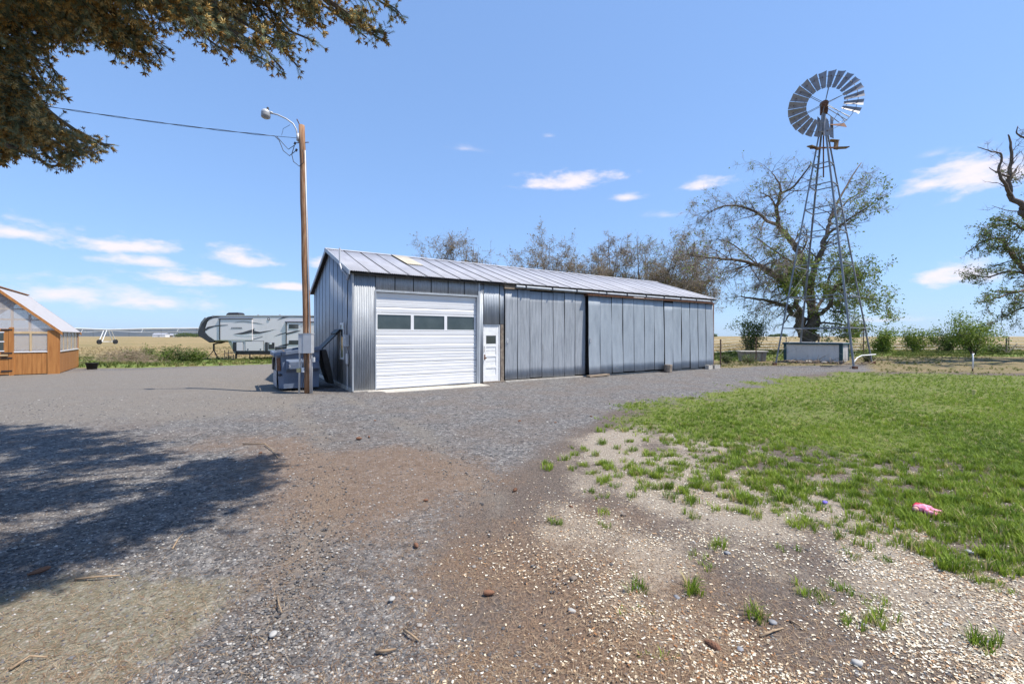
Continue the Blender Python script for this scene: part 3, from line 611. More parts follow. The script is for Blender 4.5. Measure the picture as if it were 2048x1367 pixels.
# body: chamfered front corners, higher at the back
def ring(z0, z1f):
    P = [(0,ch),(ch,0),(DL,0),(DL,DWd),(ch,DWd),(0,DWd-ch)]
    return P
P_ = ring(0,0); zt = lambda x: 1.10+.17*x/DL
V = [(x*.94+.05, y, .07) for x, y in P_]+[(x, y, zt(x)) for x, y in P_]; n6 = 6
T_ = .03; V += [(x+(T_ if x < .5 else -T_), y+(T_ if y < 1 else -T_), zt(x)) for x, y in P_]+[(x+(T_ if x < .5 else -T_), y+(T_ if y < 1 else -T_), .35) for x, y in P_]
Fc = []
for lv in range(3): Fc += [(lv*6+i, lv*6+(i+1)%6, (lv+1)*6+(i+1)%6, (lv+1)*6+i) for i in range(6)]
Fc += [tuple(range(5,-1,-1)), tuple(range(18,24))]
b.add(V, Fc); b.build('hull', M['dump'], dm, bevel=.01)
b = MB()                                    # rim channel round the top
RM = [(-.06,ch-.02),(ch-.02,-.06),(DL+.04,-.06),(DL+.04,DWd+.06),(ch-.02,DWd+.06),(-.06,DWd-ch+.02)]
for i in range(6):
    if i == 2: continue
    a, c = RM[i], RM[(i+1)%6]; b.bar((a[0],a[1],zt(a[0])+.03), (c[0],c[1],zt(c[0])+.03), .07, .11)
b.build('rim', M['dump'], dm, bevel=.01)
for yy in (-.2, DWd+.01):                   # fork pockets on both sides
    b = MB(); s_ = 1 if yy > 0 else -1; y0 = 0 if s_ < 0 else DWd; y1 = y0+s_*.19
    b.poly([(.22,y0,.98),(.22,y1,.90),(.22,y1,.68),(.22,y0,.56)], (DL-.26,0,0)); pk = b.build('fork_pocket', M['dump'], dm, bevel=.008)
    if s_ < 0:
        cu = bpy.data.curves.new('number', 'FONT'); cu.body = '3'; cu.size = .13; cu.align_x = 'CENTER'; cu.extrude = .002
        to = bpy.data.objects.new('number_mark', cu); me = None
        C.objects.link(to); dg = bpy.context.evaluated_depsgraph_get(); me = bpy.data.meshes.new_from_object(to.evaluated_get(dg)); C.objects.unlink(to); bpy.data.objects.remove(to)
        no = bpy.data.objects.new('number_mark', me); C.objects.link(no); no.parent = pk; no.location = (.30,-.193,.72); no.rotation_euler = (R(90),0,0); me.materials.clear(); me.materials.append(M['whitep'])
b = MB(); b.b2((-.012,ch+.05,.62), (.0,ch+.5,1.02)); b.box((.035,.045,.0), (.01,.01,.01)); b.build('side_plate', M['dumpg'], dm)
b = MB(); b.b2((-.016,.3,.1), (-.002,DWd-.3,.6)); b.build('scuffed_panel', M['dumpg'], dm)
b = MB(); b.bar((.035,.075,.62), (.02,.09,1.02), .13, .012, up=(-.7,-.7,0)); b.build('rust_patch', M['rust'], dm)
b = MB(); b.b2((-.06,DWd*.55,.6), (-.017,DWd*.8,1.0)); b.build('corner_pocket', M['blackm'], dm)
b = MB(); b.tube([(.08,.03,.5),(.04,-.02,.5)], .04, 10); b.build('drain_plug', M['blackm'], dm)
for x in (.2, DL-.15):
    b = MB(); b.b2((x-.05,.2,0), (x+.05,DWd-.2,.07)); b.build('skid', M['blackm'], dm)
# two black lids: one leaning up on the barn wall, one hanging down at the back
b = MB(); b.bar((DL+.10,.62,1.27), (DL+.68,.62,1.88), .84, .035, up=(-.7,0,.7)); b.bar((DL+.52,.62,1.75),(DL+.66,.62,1.9), .88, .055, up=(-.7,0,.7)); b.build('lid', M['black'], dm, bevel=.008)
b = MB(); b.poly([(DL+.06,.0,1.24),(DL+.09,.02,1.0),(DL+.16,.06,.62),(DL+.28,.12,.26),(DL+.32,.14,.14),(DL+.46,.14,.12),(DL+.40,.1,.42),(DL+.3,.04,.9),(DL+.2,.0,1.25)], (0,.85,0)); b.build('lid', M['black'], dm, bevel=.006)
b = MB(); r = random.Random(8)
for k in range(60):
    a = Vector((r.uniform(.12,DL-.1), r.uniform(.1,DWd-.1), r.uniform(.98,1.14))); d = Vector((r.gauss(0,1), r.gauss(0,1), r.uniform(-.1,.55))).normalized()*r.uniform(.15,.5); m_ = a+d*.5+Vector((r.gauss(0,.04),r.gauss(0,.04),.03)); b.tube([a, m_, a+d], [.009,.006,.003], 4)
M['twig'] = mat('dry_twigs', (.2,.14,.09), .9, col2=(.45,.36,.26), scale=5)
b2_ = b.build('brush_load', M['twig'], None, fixn=False); b2_.location = (-7.12,13.22,0); b2_.rotation_euler = (0,0,UA); tag(b2_, 'tangle of dry twigs heaped inside the dumpster', 'twigs')
b = MB(); b.b2((.05,.05,.8), (DL-.05,DWd-.05,1.02)); b.build('inner_floor', M['dark'], dm)
# ------------------------------------------------------------------ fifth-wheel trailer
RVY = 36.0; RS = F/RVY
def rv(zx, zy, y=0): return Vector(((380+zx/6.836-1024)/RS, RVY+y, EYE+(HZ-600-zy/6.836)/RS))
M['rvw'] = mat('pale_grey_fibreglass', (.80,.735,.73), .4, 0, col2=(.84,.77,.765), scale=.6)
stain(M['rvw'], (.5,.47,.44), 1.3, (1,1,.4), .55, .8, .35)
M['rvd'] = mat('charcoal_fibreglass', (.035,.036,.042), .3, 0, col2=(.07,.07,.078), scale=1.5)
M['rvg'] = mat('dark_grey_decal', (.07,.07,.08), .4, 0, var=.15)
M['rvm'] = mat('mid_grey_decal', (.2,.2,.21), .4, 0, var=.1)
M['rvwh'] = mat('white_decal', (.8,.8,.8), .4, 0, var=.05)
rvo = empty('travel_trailer', (rv(1200,820).x, RVY+1.2, -.3), 0, 'pale grey fifth-wheel trailer with dark swoosh decals parked past the gravel', 'trailer')
def rb(b, name, mt, par=None, bevel=0, smooth=False):
    off = rvo.location if (par is None or par is rvo) else rvo.location
    b.v = [tuple(Vector(v)-off) for v in b.v]; o = b.build(name, mt, par or rvo, smooth, bevel); return o
W = 2.45
body = [(300,222),(232,300),(205,380),(203,440),(245,490),(335,552),(530,558),(640,720),(2300,720),(2300,232),(1700,232),(900,214)]
b = MB(); b.poly([rv(x,y) for x, y in body], (0,W,0)); bdy = rb(b, 'body', M['rvw'], bevel=.05)
cap = [(296,217),(240,226),(190,265),(145,330),(115,400),(103,452),(112,492),(175,525),(262,582),(325,575),(332,556),(240,493),(198,440),(200,378),(227,298)]
b = MB(); b.poly([rv(x,y,-.012) for x, y in cap], (0,W+.024,0)); rb(b, 'front_cap', M['rvd'], bevel=.06)
b = MB(); b.poly([rv(x,y,-.02) for x, y in [(205,235),(150,300),(118,385),(112,430),(160,330),(225,250)]], (0,W+.04,0)); rb(b, 'cap_grey_band', M['rvm'])  # mid-grey band, part of the cap's own grey gradient
b = MB(); b.b2(rv(300,216,-.03), rv(2300,206,W+.03)+Vector((0,0,0))); b.v = [v for v in b.v]; rb(b, 'roof_edge', M['rvwh'])
b = MB(); b.b2(rv(300,226,-.02), rv(2300,217,.0)); rb(b, 'roof_stripe', M['rvg'])
def slide(x0, y0, x1, y1, dep):
    b = MB(); b.b2(rv(x0,y1,-dep), rv(x1,y0,.05)); s = rb(b, 'slide_out', M['rvw'], bevel=.015)
    b = MB(); b.b2(rv(x0-8,y1,-dep-.02), rv(x0+4,y0-8,-.0)); rb(b, 'slide_seal', M['black'], rvo)
    b = MB(); b.b2(rv(x0-20,y0-10,-dep-.04), rv(x1+2,y0-20,-.0)); rb(b, 'slide_awning', M['rvg'], rvo)
slide(415,268,856,546,.05); slide(1325,312,1950,690,.08)
def decal(px, mt, y=-.006, name='decal'):
    b = MB(); b.poly([rv(x,yy,y) for x, yy in px], (0,-.004,0)); rb(b, name, mt)
decal([(203,395),(240,365),(330,348),(405,340),(405,352),(330,365),(260,390),(215,420)], M['rvg'])
decal([(240,262),(300,232),(420,224),(420,229),(320,245),(250,275)], M['rvg'])
decal([(420,340),(525,336),(525,341),(420,352)], M['rvg'], -.058)
decal([(600,304),(680,290),(740,286),(850,300),(850,310),(740,296),(680,298)], M['rvm'], -.058)
decal([(858,302),(940,314),(1015,330),(935,322),(858,312)], M['rvm'])
decal([(600,464),(720,440),(855,400),(855,445),(760,462),(700,470)], M['rvg'], -.058); decal([(600,466),(700,474),(855,478),(855,488),(760,490),(660,482)], M['rvwh'], -.058)
decal([(560,388),(725,384),(725,389),(560,391)], M['rvm'], -.058)
decal([(858,402),(885,378),(880,420),(960,434),(1100,412),(1180,392),(1080,425),(950,458),(858,462)], M['rvg']); decal([(885,380),(905,385),(890,405),(930,424),(1060,410),(1200,386),(1100,408),(950,430),(880,416)], M['rvwh'], -.012); decal([(858,478),(920,474),(1000,460),(920,484),(858,490)], M['rvwh'])
decal([(862,532),(990,494),(1000,498),(866,538)], M['rvg']); decal([(1190,272),(1270,232),(1350,232),(1280,248)], M['rvg']); decal([(1150,495),(1230,460),(1318,440),(1318,452),(1240,470)], M['rvg']); decal([(1200,628),(1318,595),(1318,628)], M['rvg'])
decal([(1330,450),(1440,420),(1530,410),(1450,440),(1330,470)], M['rvg'], -.09); decal([(1330,598),(1356,592),(1356,612),(1330,620)], M['rvg'], -.09); decal([(1500,362),(1545,352),(1545,360)], M['rvg'], -.09)
for i, ch_ in enumerate(range(7)):          # raised nameplate letters, too far off to read
    x0 = 572+i*21; decal([(x0,369),(x0+4,369),(x0+8,376),(x0+12,369),(x0+16,369),(x0+16,384),(x0,384)], M['rvm'], -.056, 'nameplate_letter')
for zy in (330, 548):
    b = MB(); b.b2(rv(1360,zy+58,-.10), rv(1490,zy,-.07)); wn_ = rb(b, 'louvre_window', M['glass'])
    for j in range(4):
        b = MB(); b.b2(rv(1362,zy+4+j*14+3,-.112), rv(1488,zy+4+j*14,-.102)); rb(b, 'louvre', M['rvm'], rvo)
b = MB(); c_ = rv(1078,258,-.03); b.tube([c_, c_+Vector((0,.04,0))], .11, 16); rb(b, 'round_badge', M['rvg']); b = MB(); b.tube([c_+Vector((0,-.01,0)), c_+Vector((0,.02,0))], .06, 12); rb(b, 'badge_centre', M['rvw'])
for x0, x1, y0, y1 in ((760,1005,562,690),(640,725,572,690)):
    b = MB(); b.b2(rv(x0-6,y1+6,-.012), rv(x1+6,y0-6,.0)); rb(b, 'hatch_seal', M['black']); b = MB(); b.b2(rv(x0,y1,-.03), rv(x1,y0,-.013)); rb(b, 'storage_hatch', M['rvw'])
for x in (795, 968): b = MB(); b.b2(rv(x-8,680,-.045), rv(x+8,664,-.031)); rb(b, 'hatch_latch', M['black'])
for x0, x1, y0, y1 in ((1028,1065,575,690),(1075,1155,580,668),(590,638,572,700),(1165,1320,636,700)): b = MB(); b.b2(rv(x0,y1,-.03), rv(x1,y0,.0)); rb(b, 'utility_panel', M['rvd'])
b = MB(); b.b2(rv(1090,605,-.045), rv(1122,582,-.031)); rb(b, 'panel_sticker', M['rvwh'])
b = MB(); b.b2(rv(625,742,-.02), rv(2300,692,W)); rb(b, 'skirt', M['blackm'])
b = MB(); b.poly([rv(520,558,-.02), rv(560,558,-.02), rv(650,735,-.02), rv(612,735,-.02)], (0,W,0)); rb(b, 'slanted_nose', mat('pale_green_grey_panel', (.30,.32,.24), .6))
b = MB()
P_ = [rv(430,203,.5), rv(445,178,.5), rv(470,164,.5), rv(600,162,.5), rv(620,180,.5), rv(622,203,.5)]; b.poly(P_, (0,.8,0)); rb(b, 'air_conditioner', M['blackm'], bevel=.05)
for x in (830, 1135, 1480): b = MB(); b.b2(rv(x-8,205,1), rv(x+8,188,1.15)); rb(b, 'roof_vent', M['rvm'])
# landing gear, entry step, kingpin tripod, wheels
gzv_ = -.3
for yy in (.25, W-.25):
    a = rv(545,560,yy); c = Vector((rv(600,0).x, RVY+yy, gzv_)); b = MB(); b.tube([Vector((c.x, RVY+yy, rv(0,735).z)), c], .05, 8); b.box(c+Vector((0,0,.02)), (.25,.25,.04)); rb(b, 'landing_leg', M['blackm'])
b = MB(); z0 = gzv_
for x in (535, 650):
    X = rv(x,0).x
    for yy in (-.55,-.1): b.bar((X,RVY+yy,z0), (X,RVY+yy,rv(0,680 if x < 600 else 735).z), .04, .04)
for zy in (715, 765):
    b.b2((rv(535,0).x, RVY-.56, rv(0,zy+6).z), (rv(650,0).x, RVY-.1, rv(0,zy).z))
rb(b, 'entry_step', M['blackm'])
b = MB(); kp = rv(187,612,W/2); b.bar(rv(325,570,W/2), rv(270,585,W/2), .3, .16); b.bar(rv(290,575,W/2), rv(182,606,W/2), .16, .1); b.tube([kp, rv(187,700,W/2)], .07, 8)
for dx, dy in ((-.35,-.5),(.55,-.35),(0.05,.6)): b.tube([rv(187,690,W/2), Vector((rv(187,0).x+dx, RVY+W/2+dy, z0))], .03, 6)
rb(b, 'kingpin_tripod', M['blackm'])
for x in (1750, 1990):
    for yy in (-.02, W-.22):
        X = rv(x,0).x; b = MB(); b.tube([(X,RVY+yy,z0+.38),(X,RVY+yy+.24,z0+.38)], .38, 20); wl = rb(b, 'wheel', M['black'])
        b = MB(); b.tube([(X,RVY+yy-.01,z0+.38),(X,RVY+yy+.25,z0+.38)], .2, 14); rb(b, 'rim', M['greym'], rvo)
# ------------------------------------------------------------------ greenhouse (local x to the right along its front, y along its length)
M['cedar'] = mat('orange_stained_cedar', (.30,.115,.028), .65, col2=(.46,.205,.06), scale=3, stretch=(5,5,.4), bump=.15)
M['pine'] = mat('raw_pine', (.42,.30,.16), .75, col2=(.56,.42,.25), scale=4)
M['poly'] = mat('twinwall_polycarbonate', (.58,.53,.52), .35, 0, col2=(.68,.64,.63), scale=2, stretch=(12,12,.4))
pc = M['poly'].node_tree; pb = pc.nodes['Principled BSDF']; pb.inputs['Alpha'].default_value = .32
M['polyr'] = mat('roof_polycarbonate', (.40,.375,.37), .55, 0, col2=(.47,.445,.44), scale=6)
GA = math.atan2(.62,.785); gh = empty('greenhouse', (-20.35,19.55,0), GA, 'cedar greenhouse with steep pale polycarbonate roof at left edge', 'greenhouse')
GW, GL, GE, GR, KW = 3.8, 5.2, 1.95, 3.78, .98
def plank_wall(x0, x1, fn, z0, z1, name='plank'):
    k = int(round((x1-x0)/.14))
    for i in range(k):
        a = x0+(x1-x0)*i/k; c = x0+(x1-x0)*(i+1)/k; b = MB(); d = .002*((i*7) % 3); lo = fn(a, -d, z0); hi = fn(c-.006, .03, z1)
        b.b2([min(p, q) for p, q in zip(lo, hi)], [max(p, q) for p, q in zip(lo, hi)]); b.build(name, M['cedar'], gh)
front = lambda s, d, z: (-s, d, z); side = lambda s, d, z: (-d, s, z)
plank_wall(0.1, 1.42, front, .03, KW); plank_wall(2.38, GW-.1, front, .03, KW); plank_wall(.1, GL-.1, side, .03, KW)
def gbox(name, lo, hi, mt, par=None, bevel=0):
    b = MB(); b.b2([min(p, q) for p, q in zip(lo, hi)], [max(p, q) for p, q in zip(lo, hi)]); return b.build(name, mt, par or gh, bevel=bevel)
for x in (0, -GW):
    for y in (0, GL): gbox('corner_post', (x-.07, y-.02 if y == 0 else y-.1, 0), (x+.02 if x == 0 else x+.1, y+.1 if y == 0 else y+.02, GE), M['cedar'])
gbox('corner_board', (-.36,-.035,.0), (-.0,-.022,GE-.0), M['cedar']); gbox('door_post', (-1.50,-.035,0), (-1.36,.06,2.06), M['cedar']); gbox('door_post', (-2.44,-.035,0), (-2.3,.06,2.06), M['cedar'])
gbox('front_rail', (-1.36,-.03,KW), (-.36,.05,KW+.04), M['white']); gbox('front_rail', (-1.36,-.03,GE-.16), (-.36,.05,GE-.08), M['pine'])
gbox('mullion', (-.90,-.028,KW+.04), (-.84,.05,GE-.16), M['pine'])
gbox('pane', (-1.36,.0,KW+.04), (-.36,.01,GE-.16), M['poly'])
gbox('side_rail', (-.03,.1,KW), (.03,GL-.1,KW+.04), M['white']); gbox('side_rail', (-.05,.1,GE-.06), (.03,GL-.1,GE), M['pine'])
for k in range(1, 5): gbox('mullion', (-.03,k*GL/5-.02,KW+.04), (.012,k*GL/5+.02,GE-.06), M['pine'])
for k in range(5): gbox('pane', (-.012,k*GL/5+.02 if k else .1,KW+.04), (-.002,(k+1)*GL/5-.02 if k < 4 else GL-.1,GE-.06), M['poly'])
gbox('pane', (-GW+.005,.1,KW), (-GW+.015,GL-.1,GE), M['poly']); gbox('knee_wall', (-GW,.1,.03), (-GW+.03,GL-.1,KW), M['cedar']); gbox('rear_wall', (-GW+.05,GL-.04,.03), (-.05,GL-.01,KW), M['cedar'])
rs = (GR-GE)/(GW/2)
for y in (.005, GL-.02):
    b = MB(); b.poly([(0,y,GE-.08),(-GW/2,y,GR-.06),(-GW,y,GE-.08)], (0,.01,0)); b.build('gable_pane', M['poly'], gh)
b = MB(); b.poly([(-.1,GL-.03,KW),(-GW+.1,GL-.03,KW),(-GW+.1,GL-.03,GE),(-.1,GL-.03,GE)], (0,.008,0)); b.build('pane', M['poly'], gh)
for s in (0, 1):
    sx = lambda t: -GW/2+(GW/2+.08)*t*(1 if s == 0 else -1)
    zt2 = lambda t: GR-(GW/2+.08)*rs*t
    k = 5
    for i in range(k):
        y0, y1 = -.1+(GL+.2)*i/k, -.1+(GL+.2)*(i+1)/k-.012
        b = MB(); b.poly([(sx(0),y0,zt2(0)),(sx(1),y0,zt2(1)),(sx(1),y1,zt2(1)),(sx(0),y1,zt2(0))], (0,0,.025)); b.build('roof_panel', M['polyr'], gh)
    for y in (-.13, GL+.1):
        b = MB(); b.poly([(sx(0),y,zt2(0)+.03),(sx(1.02),y,zt2(1.02)+.03),(sx(1.02),y,zt2(1.02)-.11),(sx(0),y,zt2(0)-.11)], (0,.028,0)); b.build('barge_board', M['cedar'], gh)
    for i in range(6):
        y = .08+(GL-.16)*i/5; b = MB(); b.bar((sx(.02),y,zt2(.02)-.05), (sx(.96),y,zt2(.96)-.05), .04, .09); b.build('rafter', M['pine'], gh)
gbox('ridge_cap', (-GW/2-.09,-.12,GR+.012), (-GW/2+.09,GL+.12,GR+.05), M['cedar'])
for x, z1 in ((-.9,2.72),(-1.42,3.2),(-GW+.9,2.72),(-2.38,3.2)): gbox('gable_stud', (x-.04,.02,GE-.08), (x+.04,.07,z1-.1), M['pine'])
for z, xa in ((2.4,.62),(2.85,1.05),(GE-.08,.1)): gbox('gable_tie', (-GW+xa,.018,z-.03), (-xa,.065,z+.03), M['pine'])
gdo = gbox('door', (-2.29,-.02,.05), (-1.51,.02,2.0), M['cedar'])
gbox('glazed_pane', (-2.15,-.03,1.05), (-1.65,-.021,1.85), M['glass'], gdo)
for z in (1.05, 1.45, 1.85): gbox('glazing_bar', (-2.17,-.036,z-.02), (-1.63,-.0305,z+.02), M['white'], gdo)
for z in (.2, .75, .96, 1.96): gbox('hinge', (-1.72,-.05,z-.025), (-1.4,-.0365,z+.025), M['blackm'], gdo)
gbox('door_shelf', (-2.25,-.1,.84), (-1.52,-.021,.9), M['pine'], gdo)
# benches of seedlings seen dimly through the panes
b = MB(); b.b2((-1.2,.6,.0), (-.25,GL-.5,.75)); o = b.build('potting_bench', M['pine'], None); o.location = gh.location; o.rotation_euler = gh.rotation_euler; tag(o, 'wooden potting bench behind the greenhouse panes', 'bench')
# ------------------------------------------------------------------ black plant pot
pt = G(184,738); b = MB(); lathe(b, (0,0,0), [(.001,.0),(.19,.0),(.25,.3),(.265,.3),(.265,.34),(.24,.34),(.235,.3),(.001,.29)], 18)
po = empty('plant_pot', pt, 0, 'round black nursery pot of weeds beside the greenhouse gravel', 'plant pot'); b.build('pot', M['black'], po, True, fixn=False)
# ------------------------------------------------------------------ centre-pivot irrigation line across the left field
M['zinc'] = mat('zinc_pipe', (.62,.63,.64), .5, .1, col2=(.75,.76,.76), scale=.4)
pv = empty('irrigation_pivot', (AT(215,660,92).x, 92, 0), 0, 'white centre-pivot irrigation line on wheeled towers across the field', 'irrigation pivot')
PH = 3.05; tw = [-24, 0, 36, 72]
b = MB(); pts = []
for i in range(len(tw)-1):
    for j in range(8): u_ = j/8; pts.append((tw[i]+(tw[i+1]-tw[i])*u_, (tw[i]+(tw[i+1]-tw[i])*u_)*.06, PH+.35*math.sin(math.pi*u_)))
pts.append((tw[-1], tw[-1]*.06, PH)); b.tube(pts, .14, 8); b.build('pipe', M['zinc'], pv, True)
for x in tw:
    y = x*.06; b = MB()
    for s in (-1, 1):
        b.tube([(x-.12*s,y,PH), (x+.35*s,y-1.6*s,.55)], .08, 6); b.tube([(x+.75*s,y,PH), (x+.3*s,y+1.6*s,.55)], .08, 6)
    b.bar((x-.3,y-1.6,.55), (x+.3,y+1.6,.55), .12, .12); b.build('tower', M['zinc'], pv)
    for s in (-1, 1):
        b = MB(); b.tube([(x+.3*s-.15,y+1.5*s,.5),(x+.3*s+.15,y+1.5*s,.5)], .5, 14); b.build('wheel', M['black'], pv)
for i in range(len(tw)-1):
    b = MB(); a, c = tw[i], tw[i+1]
    for s in (-.5, .5):
        pr_ = [(a,a*.06+s*.2,PH-.2)]+[(a+(c-a)*u_, (a+(c-a)*u_)*.06+s, PH-.75+.35*math.sin(math.pi*u_)) for u_ in (.2,.4,.6,.8)]+[(c,c*.06,PH-.2)]
        b.tube(pr_, .025, 4)
        for p in pr_[1:-1]: b.tube([p, (p[0], p[0]*.06, PH+.3)], .025, 4)
    b.build('truss_rod', M['zinc'], pv)
    for u_ in (.12,.3,.5,.7,.88):
        x = a+(c-a)*u_; b = MB(); b.tube([(x,x*.06,PH+.3),(x+.1,x*.06-.1,PH-.1),(x+.1,x*.06-.1,1.6)], .02, 4); b.build('drop_hose', M['black'], pv)
# ------------------------------------------------------------------ far farmstead seen over the left field
def farshed(name, x, y, Y, wd, dp, ht, rh, mw, mr_, label):
    e = empty(name, (AT(x,y,Y).x, Y, 0), r.uniform(-.3,.3), label, 'shed')
    b = MB(); b.b2((-wd/2,-dp/2,0), (wd/2,dp/2,ht)); b.build('wall', mw, e)
    b = MB(); b.poly([(-wd/2-.4,-dp/2-.4,ht),(-wd/2-.4,0,ht+rh),(-wd/2-.4,dp/2+.4,ht)], (wd+.8,0,0)); b.build('roof', mr_, e)
    b = MB(); b.b2((-2,-dp/2-.06,0), (2,-dp/2-.005,ht*.8)); b.build('door', M['greym'], e)
farshed('shed', 322, 672, 900, 26, 12, 5, 3, M['white'], M['roofm'], 'small white shed far across the left field')
farshed('shed', 350, 672, 960, 18, 10, 4, 3, M['oldwood'], M['roofm'], 'grey brown shed near the far dark trees')
# ------------------------------------------------------------------ windmill
WC = Vector((17.9, 25.0, 0)); wm_ = empty('windmill', WC, 0, 'tall galvanised farm windmill with bladed wheel and four-legged tower', 'windmill')
M['wmst'] = mat('aged_galvanised_angle', (.15,.16,.175), .55, .4, col2=(.3,.31,.33), scale=3, stretch=(3,3,.4))
M['blade'] = mat('dull_zinc_blade', (.2,.2,.22), .5, .4, col2=(.32,.32,.345), scale=5)
t_ = R(-6); RB, RT, ZT = 2.65, .2, 13.7
cs = [Vector((math.cos(t_+k*math.pi/2), math.sin(t_+k*math.pi/2), 0)) for k in range(4)]
gzs = [gz(*(WC+c*RB).xy) for c in cs]
def lp(k, z): u_ = z/ZT; return cs[k % 4]*(RB+(RT-RB)*u_)+Vector((0,0,z))
for k in range(4):
    b = MB(); p0 = lp(k, gzs[k]-.05); p1 = lp(k, ZT); o_ = cs[k]; ta = Vector((-o_.y, o_.x, 0))
    for s in (-1, 1):                      # angle iron: two flanges
        q0, q1 = p0+(ta*s-o_).normalized()*.045, p1+(ta*s-o_).normalized()*.04
        b.bar(q0, q1, .075, .012, up=(o_+ta*s))
    b.build('leg', M['wmst'], wm_)
    b = MB(); b.box(p0+Vector((0,0,.1)), (.18,.18,.16)); b.build('foot', M['rust'], wm_)
for z in (2.14, 3.92, 5.73, 7.6, 8.95, 10.3, 11.5):
    for k in range(4):
        b = MB(); b.bar(lp(k,z)-cs[k]*.03, lp(k+1,z)-cs[(k+1)%4]*.03, .05, .05); b.build('girt', M['wmst'], wm_)
zz = [.5, 2.14, 3.92, 5.73, 7.6, 8.95, 10.3]
for i in range(len(zz)-1):
    for k in range(4):
        b = MB(); b.tube([lp(k,zz[i])-cs[k]*.05, lp(k+1,zz[i+1])-cs[(k+1)%4]*.05], .003, 4); b.tube([lp(k+1,zz[i])-cs[(k+1)%4]*.06, lp(k,zz[i+1])-cs[k]*.06], .003, 4); b.build('brace_rod', M['wmst'], wm_)
b = MB(); b.tube([(0,0,10.8),(0,0,15.2)], .035, 6); b.build('pump_rod', M['rust'], wm_)
b = MB(); b.tube([(0,0,13.3),(0,0,14.6)], [.16,.1], 10); b.build('mast_pipe', M['wmst'], wm_)
M['board'] = mat('lichened_board', (.16,.10,.05), .9, col2=(.30,.21,.12), scale=6, bump=.3)
for c_, sz, rz in (((-.95,-.45,12.35),(.62,.28,.05),.5),((-.62,-.28,12.33),(.5,.12,.06),.6),((.62,.1,12.95),(.55,.34,.05),.2),((.98,-.1,12.45),(.62,.36,.05),-.15),((.8,.1,12.7),(.3,.05,.5),.3)):
    b = MB(); b.box(c_, sz, Matrix.Rotation(rz,3,'Z') @ Matrix.Rotation(.12,3,'X')); b.build('platform_board', M['board'], wm_)
for a_, c_ in (((-1.1,-.5,12.25),(1.15,.05,12.55)),((-.9,-.25,12.4),(1.2,.28,12.62))): b = MB(); b.bar(a_, c_, .06, .07); b.build('platform_bearer', M['rust'], wm_)
HB = Vector((17.93, 25.0, 14.85))-WC
ya = R(60); na = Vector((math.cos(ya), math.sin(ya), .07)).normalized(); ea = na.cross(Vector((0,0,1))).normalized(); eb_ = na.cross(ea)*-1
wc = HB-na*.45
b = MB(); b.box(HB+Vector((0,0,-.12)), (.42,.36,.52), Matrix.Rotation(ya,3,'Z')); b.tube([HB-na*.6, HB+na*.3], [.13,.16], 10); lathe(b, HB, [(.22,.12),(.2,.24),(.1,.32),(.001,.34)], 12); b.build('gearbox', M['rust'], wm_, bevel=.03)
b = MB(); b.tube([wc-na*.12, wc+na*.12], .17, 14); wh = b.build('wheel', M['rust'], wm_)
def wp(r_, a, d=0): return wc+(ea*math.cos(a)+eb_*math.sin(a))*r_+na*d
RO, RI = 1.77, .87
def ringpts(r_, a0=0, a1=360, d=0, k=48): return [wp(r_, R(a0+(a1-a0)*i/k), d) for i in range(k+1)]
GAP = (283, 330)                            # blades lost here, lower right as seen from the yard
b = MB(); b.tube(ringpts(1.02, -22, 283, .05), .014, 5); b.tube(ringpts(1.5, -60, 300, .05), .014, 5); b.build('rim_band', M['wmst'], wh)
for k in range(6):
    a = R(k*60+18); b = MB(); b.tube([wc-na*.1, wp(1.5, a, .03)], .016, 5); b.tube([wc+na*.12, wp(1.5, a+.035, .05)], .016, 5); b.build('spoke', M['wmst'], wh)
NBL = 24
for k in range(NBL):
    a = R(360/NBL*k+4); dg = (360/NBL*k+4) % 360
    if GAP[0] < dg < GAP[1]: continue
    th = 2*math.pi/NBL*.5; V = []; Fc = []
    # curved sail set at an angle to the wheel plane
    for sk in (0, .006):
        for i in range(3):
            r_ = RI+(RO-RI)*i/2
            for j in range(5):
                f_ = (j/4-.5)*2; wv = r_*math.tan(th)*.88; off = f_*wv
                base = wc+(ea*math.cos(a)+eb_*math.sin(a))*r_; tv_ = (-ea*math.sin(a)+eb_*math.cos(a))
                tw_ = R(24); V.append(base+tv_*off*math.cos(tw_)+na*(off*math.sin(tw_)+.05*(1-f_*f_)*(r_/RO)+sk))
    for i in range(2):
        for j in range(4):
            q0 = i*5+j; Fc.append((q0,q0+1,q0+6,q0+5)); Fc.append((15+q0,15+q0+5,15+q0+6,15+q0+1))
    b = MB(); b.add(V, Fc); bo = b.build('blade', M['blade'], wh, True, fixn=False)
    b = MB(); b.box(wp(1.5, a, .06), (.09,.05,.05), Matrix.Rotation(a,3,'Y')); b.build('blade_clip', M['rust'], wh)
# tail: boom rods and a folded vane
ta_ = HB+Vector((0,0,-.1)); tdv = Vector((.86,-.5,-.55)).normalized()
b = MB(); e1 = ta_+Vector((.95,.1,-.75)); e2 = ta_+Vector((1.35,.15,-.85)); b.tube([ta_+Vector((.15,.05,.1)), e2+Vector((.1,0,.25))], .02, 5); b.tube([ta_+Vector((.15,.05,-.2)), e1], .02, 5); b.tube([e1+Vector((-.35,0,.1)), e1+Vector((-.05,0,.62))], .015, 5); b.tube([e1, e2+Vector((.1,0,.3))], .015, 5); b.tube([e1+Vector((-.1,0,.55)), e1+Vector((.35,0,.05))], .015, 5)
tl = b.build('tail_boom', M['wmst'], wm_)
b = MB(); b.poly([e1+Vector((-.62,0,-.12)), e1+Vector((.28,-.05,-.07)), e1+Vector((.22,-.3,-.42)), e1+Vector((-.1,-.2,-.3))], (.0,.02,.02)); b.build('tail_vane', M['rust'], tl)
